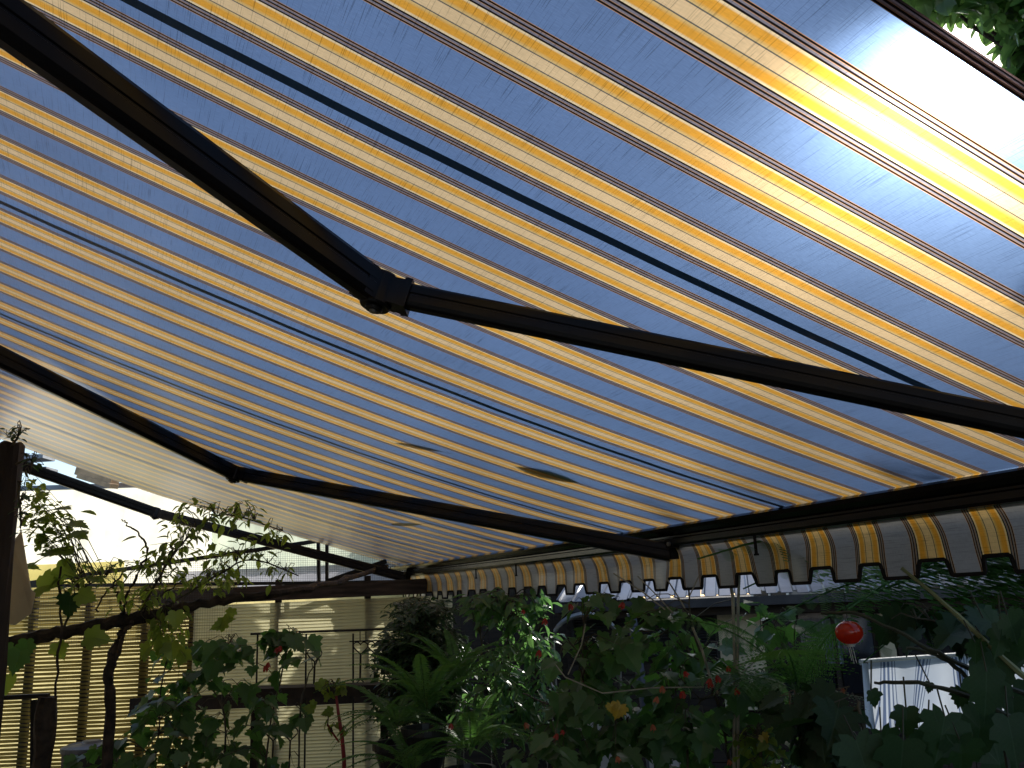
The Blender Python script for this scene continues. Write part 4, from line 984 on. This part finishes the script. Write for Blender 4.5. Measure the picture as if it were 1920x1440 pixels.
tb = empty('table_frame', vec(AT(1800, 1440, YC).x, YC + .1, 0), 'dark timber frame that carries the blue-striped cloth', 'frame')
a = top_[0] + vec(.02, .022, .004); c = top_[-1] + vec(0, .022, .004); b = MB(); b.bar(a, c, .014, .014); b.build('rail', M['darkwood'], tb)
for q in (a, c, (a + c) / 2): b = MB(); b.bar(q, vec(q.x, q.y, 0), .03, .03, up=vec(0, 1, 0)); b.build('leg', M['darkwood'], tb)
# planter box of upright boards under the cloth
pb = empty('planter_box', vec(AT(1720, 1440, 4.9).x, 4.9, 0), 'dark brown box of upright boards below the striped cloth', 'planter')
for k in range(14):
    q = AT(1628 + k * 26, 1392, 4.95); b = MB(); b.box(vec(q.x, 4.95, q.z / 2), vec(.034, 0, 0), vec(0, .01, 0), vec(0, 0, q.z / 2 + uni(-.004, .004))); b.build('board', M['brownboard'], pb)
# white board / crate at the bottom centre
for (x0, x1, y0, lb_) in ((1092, 1196, 1342, 'tall pale painted board standing among the dark leaves at the bottom centre'), (1216, 1330, 1420, 'low pale board at the bottom edge, right of the tall pale board')):
    a = AT(x0, y0, 6.3); c = AT(x1, y0 + 6, 6.3); b = MB(); e = empty('pale_board', vec(a.x, a.y, 0), lb_, 'board')
    n_ = 4
    for k in range(n_):
        u0 = a.lerp(c, k / n_); u1 = a.lerp(c, (k + 1) / n_); mx_ = (u0 + u1) / 2; b = MB(); b.box(vec(mx_.x, 6.3, a.z / 2), vec((u1.x - u0.x) / 2 - .003, 0, 0), vec(0, .012, 0), vec(0, 0, a.z / 2)); b.build('board', M['whitepaint'], e)

# ================================================================== right: planting
hd = empty('fine_leaved_hedge', vec(AT(1560, 1440, 5.8).x, 5.8, 0), 'fine-leaved mid-green hedge plant at the bottom, left of the planter box', 'hedge')
x0 = local(hd)
plantout(hd, [(1555, 1400, 75, 60, 5.8, .35), (1540, 1450, 90, 50, 5.8, .35)], 330, [[x0, AT(1560, 1430, 5.8), AT(1560, 1370, 5.8)]], None, .03, .03, .004, stuff=True, mats=M['hedge'], kind='oval', droop=0)
tk = MB(); limb(tk, [vec(AT(1532, 1440, 4.4).x, 4.4, 0), AT(1534, 1440, 4.4), AT(1520, 1360, 4.4), AT(1512, 1300, 4.4)], .034, .024, 8, .003)
tag(tk.build('dead_trunk', M['bark'], origin=vec(AT(1532, 1440, 4.4).x, 4.4, 0)), 'thin dark bare trunk in front of the fine-leaved hedge', 'trunk')

ab = empty('flowering_maple', vec(AT(1180, 1440, 4.4).x, 4.4, 0), 'tall lobed-leaf bush dotted with small red and orange bell flowers, in the centre', 'bush')
x0 = local(ab)
E_ = [(1140, 1130, 80, 20, 4.4, .3), (1240, 1140, 50, 20, 4.3, .3), (1180, 1190, 110, 35, 4.3, .4), (1100, 1230, 60, 50, 4.3, .4), (1300, 1220, 60, 40, 4.3, .4), (1240, 1270, 90, 40, 4.3, .4), (1400, 1290, 80, 50, 4.2, .4), (1110, 1320, 90, 50, 4.3, .4), (1250, 1350, 110, 50, 4.2, .4), (1380, 1390, 90, 45, 4.2, .4), (1060, 1400, 90, 45, 4.2, .4), (1210, 1420, 120, 40, 4.2, .4), (1440, 1150, 50, 40, 4.3, .3)]
sts = [[x0, AT(1180, 1440, 4.4), AT(1120, 1280, 4.4), AT(1060, 1190, 4.4)], [x0, AT(1190, 1420, 4.3), AT(1098, 1300, 4.3), AT(1096, 1160, 4.4)], [x0, AT(1230, 1400, 4.3), AT(1260, 1300, 4.3), AT(1312, 1250, 4.3), AT(1240, 1180, 4.3)],
       [x0 + vec(.5, 0, 0), AT(1370, 1440, 4.2), AT(1330, 1280, 4.2), AT(1300, 1180, 4.2), AT(1290, 1100, 4.2)], [x0 + vec(.3, .1, 0), AT(1290, 1400, 4.2), AT(1400, 1290, 4.2), AT(1490, 1240, 4.2)],
       [x0 + vec(-.3, 0, 0), AT(1040, 1440, 4.3), AT(1050, 1340, 4.3), AT(980, 1300, 4.3)]]
plantout(ab, E_, 215, sts, lobed, .105, .085, .05, maxleaf=300, kind='lobed', droop=.55)
FL = [(1068, 1138), (1169, 1135), (1023, 1165), (981, 1147), (1012, 1225), (1283, 1264), (1333, 1278), (1344, 1273), (1365, 1254), (1280, 1302), (1381, 1296), (1046, 1381), (1054, 1373), (846, 1362), (1330, 1283)]
for px, py in FL: flower(ab, px, py, 3.75, uni(.020, .030))
for px, py in ((1242, 1292), (1233, 1312), (1224, 1364), (1157, 1424), (984, 1361), (1367, 1429), (1582, 1296)): flower(ab, px, py, 3.75, uni(.020, .028), fl_o)
for px, py, s in ((1158, 1336, .065), (1435, 1388, .045), (1148, 1330, .045)):
    d = vec(uni(-1, 1), -.2, -1); inst('leaf', leaf_mesh('yellow_leaf', 'broad', M['yellow_leaf']), ab, orient(AT(px, py, 3.8) - d.normalized() * s * .5, d, vec(.1, -.9, .4), s))
# bright small leaves bottom right
lw = empty('pale_leaf_seedling', vec(AT(1425, 1440, 3.9).x, 3.9, 0), 'pale green young plant at the bottom, left of the bare trunk', 'plant')
x0 = local(lw); plantout(lw, [(1425, 1400, 45, 40, 3.9, .15), (1450, 1430, 40, 20, 3.9, .15)], 26, [[x0, AT(1430, 1440, 3.9), AT(1420, 1380, 3.9)]], heart_v, .05, .06, .02, maxleaf=100, droop=.4)

# pale bare stems
ps = empty('bare_stems', vec(AT(1376, 1440, 4.0).x, 4.0, 0), 'pale bare upright stems rising past the scalloped valance edge', 'plant')
for pts, r_ in (([(1376, 1440), (1378, 1250), (1374, 1120), (1366, 1075), (1362, 1040)], .008), ([(1384, 1440), (1383, 1250), (1384, 1130), (1386, 1080), (1372, 1040)], .007), ([(1150, 1075), (1205, 1110), (1247, 1143)], .0035),
                ([(1195, 1080), (1235, 1120), (1262, 1150)], .003), ([(1250, 1085), (1272, 1120), (1284, 1140)], .0035), ([(1298, 1176), (1315, 1215), (1335, 1280), (1346, 1300)], .006), ([(1383, 1198), (1398, 1180)], .003),
                ([(1292, 1120), (1310, 1080)], .003), ([(1440, 1205), (1410, 1245), (1382, 1268)], .003), ([(1065, 1265), (1090, 1210), (1098, 1170)], .003), ([(1040, 1245), (1060, 1270), (1130, 1300), (1220, 1290), (1320, 1288)], .003)):
    b = MB(); b.tube([AT(x, y, 4.0) for x, y in pts], r_, 5); b.build('stem', M['paletwig'], ps)

# tree fern on the right: long arching fronds
tfn = empty('tree_fern', vec(2.6, 4.2, 0), 'large tree fern arching its lacy fronds below the right half of the valance', 'fern')
b = MB(); cr_ = vec(3.0, 4.1, 2.15); limb(b, [vec(2.9, 4.2, 0), vec(2.95, 4.15, 1), cr_], .09, .07); b.build('trunk', M['bark'], tfn)
def frond_to(parent, a, tip, L=None, meshes=tf, roll=0):
    d = tip - a; ln = d.length; dd = d.normalized() + vec(0, 0, .15)
    inst('frond', random.choice(meshes), parent, orient(a, dd, vec(uni(-.3, .3) + roll, -.25, 1), ln * 1.12))
for tip in ((1400, 1128, 4.6), (1390, 1180, 3.7), (1470, 1160, 3.8), (1540, 1100, 4.6), (1580, 1250, 3.6), (1500, 1225, 3.9), (1640, 1110, 3.4), (1700, 1290, 3.5), (1880, 1060, 3.2), (1760, 1120, 3.3), (1830, 1150, 3.3), (1650, 1180, 3.4)):
    T_ = AT(*tip); frond_to(tfn, cr_ + vec(uni(-.05, .05), uni(-.05, .05), 0), T_)
# second fern, nearer the valance, showing its dark hanging leaflets
tf2 = empty('tree_fern', vec(1.2, 3.6, 0), 'younger tree fern with drooping fronds, in front of the shed eave at right centre', 'fern')
c2 = AT(1500, 1300, 3.9); b = MB(); limb(b, [vec(c2.x, 3.9, 0), vec(c2.x + .05, 3.9, 1), c2], .05, .04); b.build('trunk', M['bark'], tf2)
for tip in ((1250, 1180, 3.7), (1330, 1190, 3.7), (1440, 1180, 3.8), (1380, 1340, 3.4), (1600, 1190, 3.5), (1500, 1380, 3.3), (1460, 1300, 3.2), (1290, 1300, 4.0), (1580, 1400, 3.4), (1560, 1170, 4.0)):
    frond_to(tf2, c2, AT(*tip))
# long pale frond stalk and dark branches
b = MB(); limb(b, [AT(1690, 1065, 2.9), AT(1780, 1140, 2.85), AT(1860, 1215, 2.8), AT(1990, 1330, 2.75)], .006, .010, 6, .001)
tag(b.build('frond_stalk', simple('green_stalk', (.20, .22, .09), rough=.5), origin=AT(1800, 1160, 2.85)), 'long straight pale-green frond stalk crossing diagonally at the right edge', 'stalk')
# broad-leaved climber in the right foreground
bl = empty('broad_leaved_vine', vec(AT(1800, 1440, 2.9).x, 2.9, .0), 'broad dark leaves of a vine in the right foreground, silhouetted on the striped cloth', 'vine')
BL = [(1700, 1352, 30, 190), (1640, 1312, 22, 165), (1660, 1405, 40, 170), (1765, 1385, 50, 200), (1745, 1420, 60, 180), (1850, 1300, 50, 190), (1870, 1250, 52, 170), (1840, 1370, 55, 185), (1800, 1310, 22, 200), (1900, 1390, 52, 180), (1880, 1440, 60, 170),
      (1742, 1290, 14, 200), (1865, 1170, 30, 120), (1830, 1225, 26, 180), (1690, 1440, 60, 190), (1620, 1430, 50, 170), (1930, 1320, 50, 190), (1935, 1210, 50, 190), (1900, 1330, 26, 190), (1805, 1420, 40, 175), (1900, 1180, 36, 160), (1875, 1205, 36, 200)]
x0 = local(bl)
b = MB()
for st in ([x0, AT(1900, 1500, 2.9), AT(1840, 1320, 2.9), AT(1780, 1240, 2.9), AT(1700, 1215, 2.9)], [AT(1990, 1330, 2.9), AT(1850, 1270, 2.9), AT(1740, 1215, 2.9), AT(1620, 1155, 3.0), AT(1540, 1150, 3.1)], [AT(1990, 1400, 2.8), AT(1830, 1310, 2.8), AT(1720, 1280, 2.8), AT(1640, 1280, 2.9)], [x0 + vec(-.1, 0, 0), AT(1700, 1500, 2.9), AT(1690, 1360, 2.9)]):
    limb(b, st, .009, .005, 6, .004)
for k, (px, py, s, a) in enumerate(BL):
    sz = s * 1.6 / 1636 * 2.8; d = vec(sin(R(a)), uni(-.25, .2), cos(R(a))); p = AT(px, py, 2.8 + uni(-.15, .25)) - d.normalized() * sz * .45
    inst('leaf', random.choice(broad + lobed_b * 3), bl, orient(p, d, vec(uni(-.35, .35), -1, uni(.1, .7)), sz * uni(.9, 1.1)))
    b.tube([p + vec(uni(-.03, .03), .02, .06 + uni(0, .05)), p], .0025, 4, cap=False)
tag(b.build('stems', M['stalk'], bl), kind='stuff')
plantout(bl, [(1560, 1330, 45, 60, 3.2, .2), (1550, 1380, 60, 50, 3.3, .2), (1480, 1330, 60, 60, 3.4, .2), (1850, 1180, 70, 60, 3.2, .2), (1720, 1160, 60, 30, 3.4, .2)], 42, [[x0, AT(1640, 1440, 3.1), AT(1600, 1330, 3.2), AT(1480, 1320, 3.3)], [AT(1950, 1250, 3.1), AT(1820, 1180, 3.2), AT(1720, 1160, 3.3)]], broad, .12, .12, .04, maxleaf=150, kind='broad', droop=.9)

# ================================================================== trees beyond, added shade house, more trees
def tall_tree(loc, H, crown, nl, lsize, label, seed, meshes=None, near=None, group=None):
    t = empty('tree', loc, label, 'tree', group); b_ = MB(); loc = Vector(loc)
    rs = random.Random(seed); cc_ = [Vector(c[:3]) for c in crown]
    top = loc + vec(0, 0, H * .5); limb(b_, [loc, loc + vec(.1, .05, H * .25), top], .16, .10, 9, .01)
    for c in cc_[1:]:
        limb(b_, [top + vec(0, 0, -.6), top.lerp(c, .5) + vec(0, 0, .2), c], .07, .015, 6, .02)
    b_.build('trunk', M['bark'], t)
    b2 = MB(); big = []
    def shades(p):
        t_ = (p.z - CAMZ - ZB - YB * tan(TH) + p.dot(DQ) * tan(TH)) / (SUNV.z + SUNV.dot(DQ) * tan(TH)); F = p - SUNV * t_
        k_ = F - vec(0, 0, CAMZ); dp = k_.dot(Fv)
        if F.dot(XU) - UA < -1.0 or dp < .05: return False
        ix, iy = 960 + 1636.5 * k_.dot(Rc) / dp, 720 - 1636.5 * k_.dot(Uc) / dp
        return -250 < ix < 2150 and -330 < iy < 1700
    for k in range(nl):
        c = rs.choice(crown); v = vec(rs.gauss(0, 1), rs.gauss(0, 1), rs.gauss(0, 1)); v = v.normalized() * c[3] * rs.uniform(.35, 1) ** .6
        p = Vector(c[:3]) + v; mx_ = orient(p, vec(rs.uniform(-1, 1), rs.uniform(-1, 1), rs.uniform(-1.2, .3)), vec(rs.uniform(-.5, .5), rs.uniform(-.6, .3), 1), lsize * rs.uniform(.6, 1.2))
        if meshes and shades(p): continue
        if meshes and near and near(p) and len(big) < 290: big.append(1); inst('leaf', random.choice(meshes), t, mx_)
        else: leaf_into(b2, 'lance' if not meshes else 'oval', mx_ @ Matrix.Diagonal((1.5, 1, 1, 1)), .2, .3)
    tag(b2.build('crown', M['tree_leaf'] if meshes else M['dark_leaf'], t), kind='stuff')
    return t
cT = []
for px, py, r_ in ((1700, -40, .8), (1790, 20, .9), (1860, 60, .7), (1900, -60, 1.0), (1800, -120, 1.2), (1990, 60, .8), (2010, -120, 1.1), (1905, 120, .35)):
    p = AT(px, py, 7.6); cT.append((p.x, p.y, p.z, r_))
pT = AT(2700, 700, 6.5)
tall_tree((pT.x, pT.y, 0), 6, cT, 2600, .22, 'tall glossy-leaved tree showing at the top right corner above the canvas edge', 5, oval_t, near=lambda p: (p - vec(0, 0, CAMZ)).normalized().dot(Fv) > .78)

# tall house, mostly out of view, added so its shade covers the garden
QH = 11.0
sD = SUNV.dot(DQ); slopeD = SUNV.z / sD; slopeU = SUNV.dot(XU) / sD
H1 = CAMZ + ZB - .12 + slopeD * (QH - YB)
hs = empty('shade_house', W(5, QH, 0), 'tall grey rendered house added to shade the garden, closing its far side', 'house')
def hb(name, u0, u1, z0, z1, q0=QH, q1=QH + 6, m_=None, parent=None):
    b_ = MB(); b_.box(W((u0 + u1) / 2, (q0 + q1) / 2, (z0 + z1) / 2), XU * (u1 - u0) / 2, DQ * (q1 - q0) / 2, vec(0, 0, (z1 - z0) / 2)); return b_.build(name, m_ or M['brick'], parent or hs)
UL, UR = -3.0, 11.6
HB = 4.6
hb('wall', UL, UR, 0, HB)
def beam(P, dz0, dz1, du0, du1):
    """where sunlight for the garden spot P passes the rooftop screen"""
    q = P.dot(DQ); u = P.dot(XU) - UA; k = QH - q
    return (u + slopeU / 1 * k + du0, u + slopeU * k + du1, P.z + dz0 + slopeD * k, P.z + dz1 + slopeD * k)
slopeU = SUNV.dot(XU) / sD
gaps = [beam(AT(740, 1350, 5.6), -.14, .12, -.1, .3), beam(AT(960, 1150, 5.6), -.40, .16, -.45, .75), beam(AT(1700, 1300, 4.9), -.45, .40, -.6, 1.1), beam(AT(1075, 1110, 8.9), -.25, .3, -.15, .35)]  # openings shaped to let sun onto ferns, shrub, striped cloth and shed roof
us = sorted({UL, UR} | {g[0] for g in gaps} | {g[1] for g in gaps})
zs = sorted({HB, H1 - .12} | {g[2] for g in gaps} | {g[3] for g in gaps})
zs = [z for z in zs if HB <= z <= H1 - .12]
for a_, c_ in zip(us[:-1], us[1:]):
    run = None
    for z0, z1 in list(zip(zs[:-1], zs[1:])) + [(None, None)]:
        op = z0 is None or any(g[0] - 1e-4 <= a_ and c_ <= g[1] + 1e-4 and g[2] - 1e-4 <= z0 and z1 <= g[3] + 1e-4 for g in gaps)
        if not op: run = (run[0] if run else z0, z1)
        elif run: hb('shade_screen', a_, c_, run[0], run[1], QH + .05, QH + .17); run = None  # screen added to block the sun, left open where beams should pass
hb('shade_screen_edge', UL - .05, UR + .05, H1 - .118, H1, QH, QH + .22, M['roofmetal'])  # top edge of the added screen, sets the shade line at the front bar
for k in range(8):
    for j in range(2):
        u = UL + 1 + k * 1.85; z = 1.0 + j * 2.9; wdw = hb('window', u, u + .9, z, z + 1.3, QH - .03, QH + .01, M['glass'])
        for (a_, c_, e_, f_) in ((u - .06, u, z - .06, z + 1.36), (u + .9, u + .96, z - .06, z + 1.36), (u, u + .9, z - .06, z), (u, u + .9, z + 1.3, z + 1.36), (u + .43, u + .47, z, z + 1.3)): hb('window_frame', a_, c_, e_, f_, QH - .05, QH - .031, M['whitepaint'], wdw)

# ================================================================== far side of the garden, left of the shed
bw = empty('backdrop_fence', vec(AT(940, 1300, 9.6).x, 9.7, 0), 'tall dark board fence added as a backdrop in the gap between the slat fence and the shed', 'fence')  # dark backdrop added to close off the bright sky
for k in range(16):
    px = 800 + k * 25; q = AT(px, 1150, 9.7); b = MB(); b.box(vec(q.x, 9.7 + .01 * (k % 2), 1.35), vec(.071, 0, 0), vec(0, .012, 0), vec(0, 0, 1.35 + uni(-.01, .01))); b.build('board', M['shedwall'], bw)
for k, (px, Y, h) in enumerate(((850, 11.0, 4.6), (960, 11.4, 5.0), (1060, 11.0, 4.4))):  # trees added to keep the background dark above the boards
    c = AT(px, 1200, Y); c.z = 0
    t = empty('backdrop_conifer', c, ('leftmost', 'middle', 'rightmost')[k] + ' of three dark conifers added as backdrop behind the board fence', 'tree', 'conifers behind the board fence'); b_ = MB(); b_.tube([c, c + vec(0, 0, h * .9)], [.08, .01], 6); b_.build('trunk', M['bark'], t)
    b2 = MB()
    for i in range(1500):
        z = uni(.3, 1) * h; r_ = .75 * (1.1 - z / h) * uni(.2, 1) ** .5; a = uni(0, 6.3); leaf_into(b2, 'lance', orient(c + vec(r_ * cos(a), r_ * sin(a), z), vec(cos(a), sin(a), uni(-.8, .3)), vec(0, 0, 1), .24) @ Matrix.Diagonal((1.6, 1, 1, 1)), .1, .4)
    tag(b2.build('crown', M['dark_leaf'], t), kind='stuff')
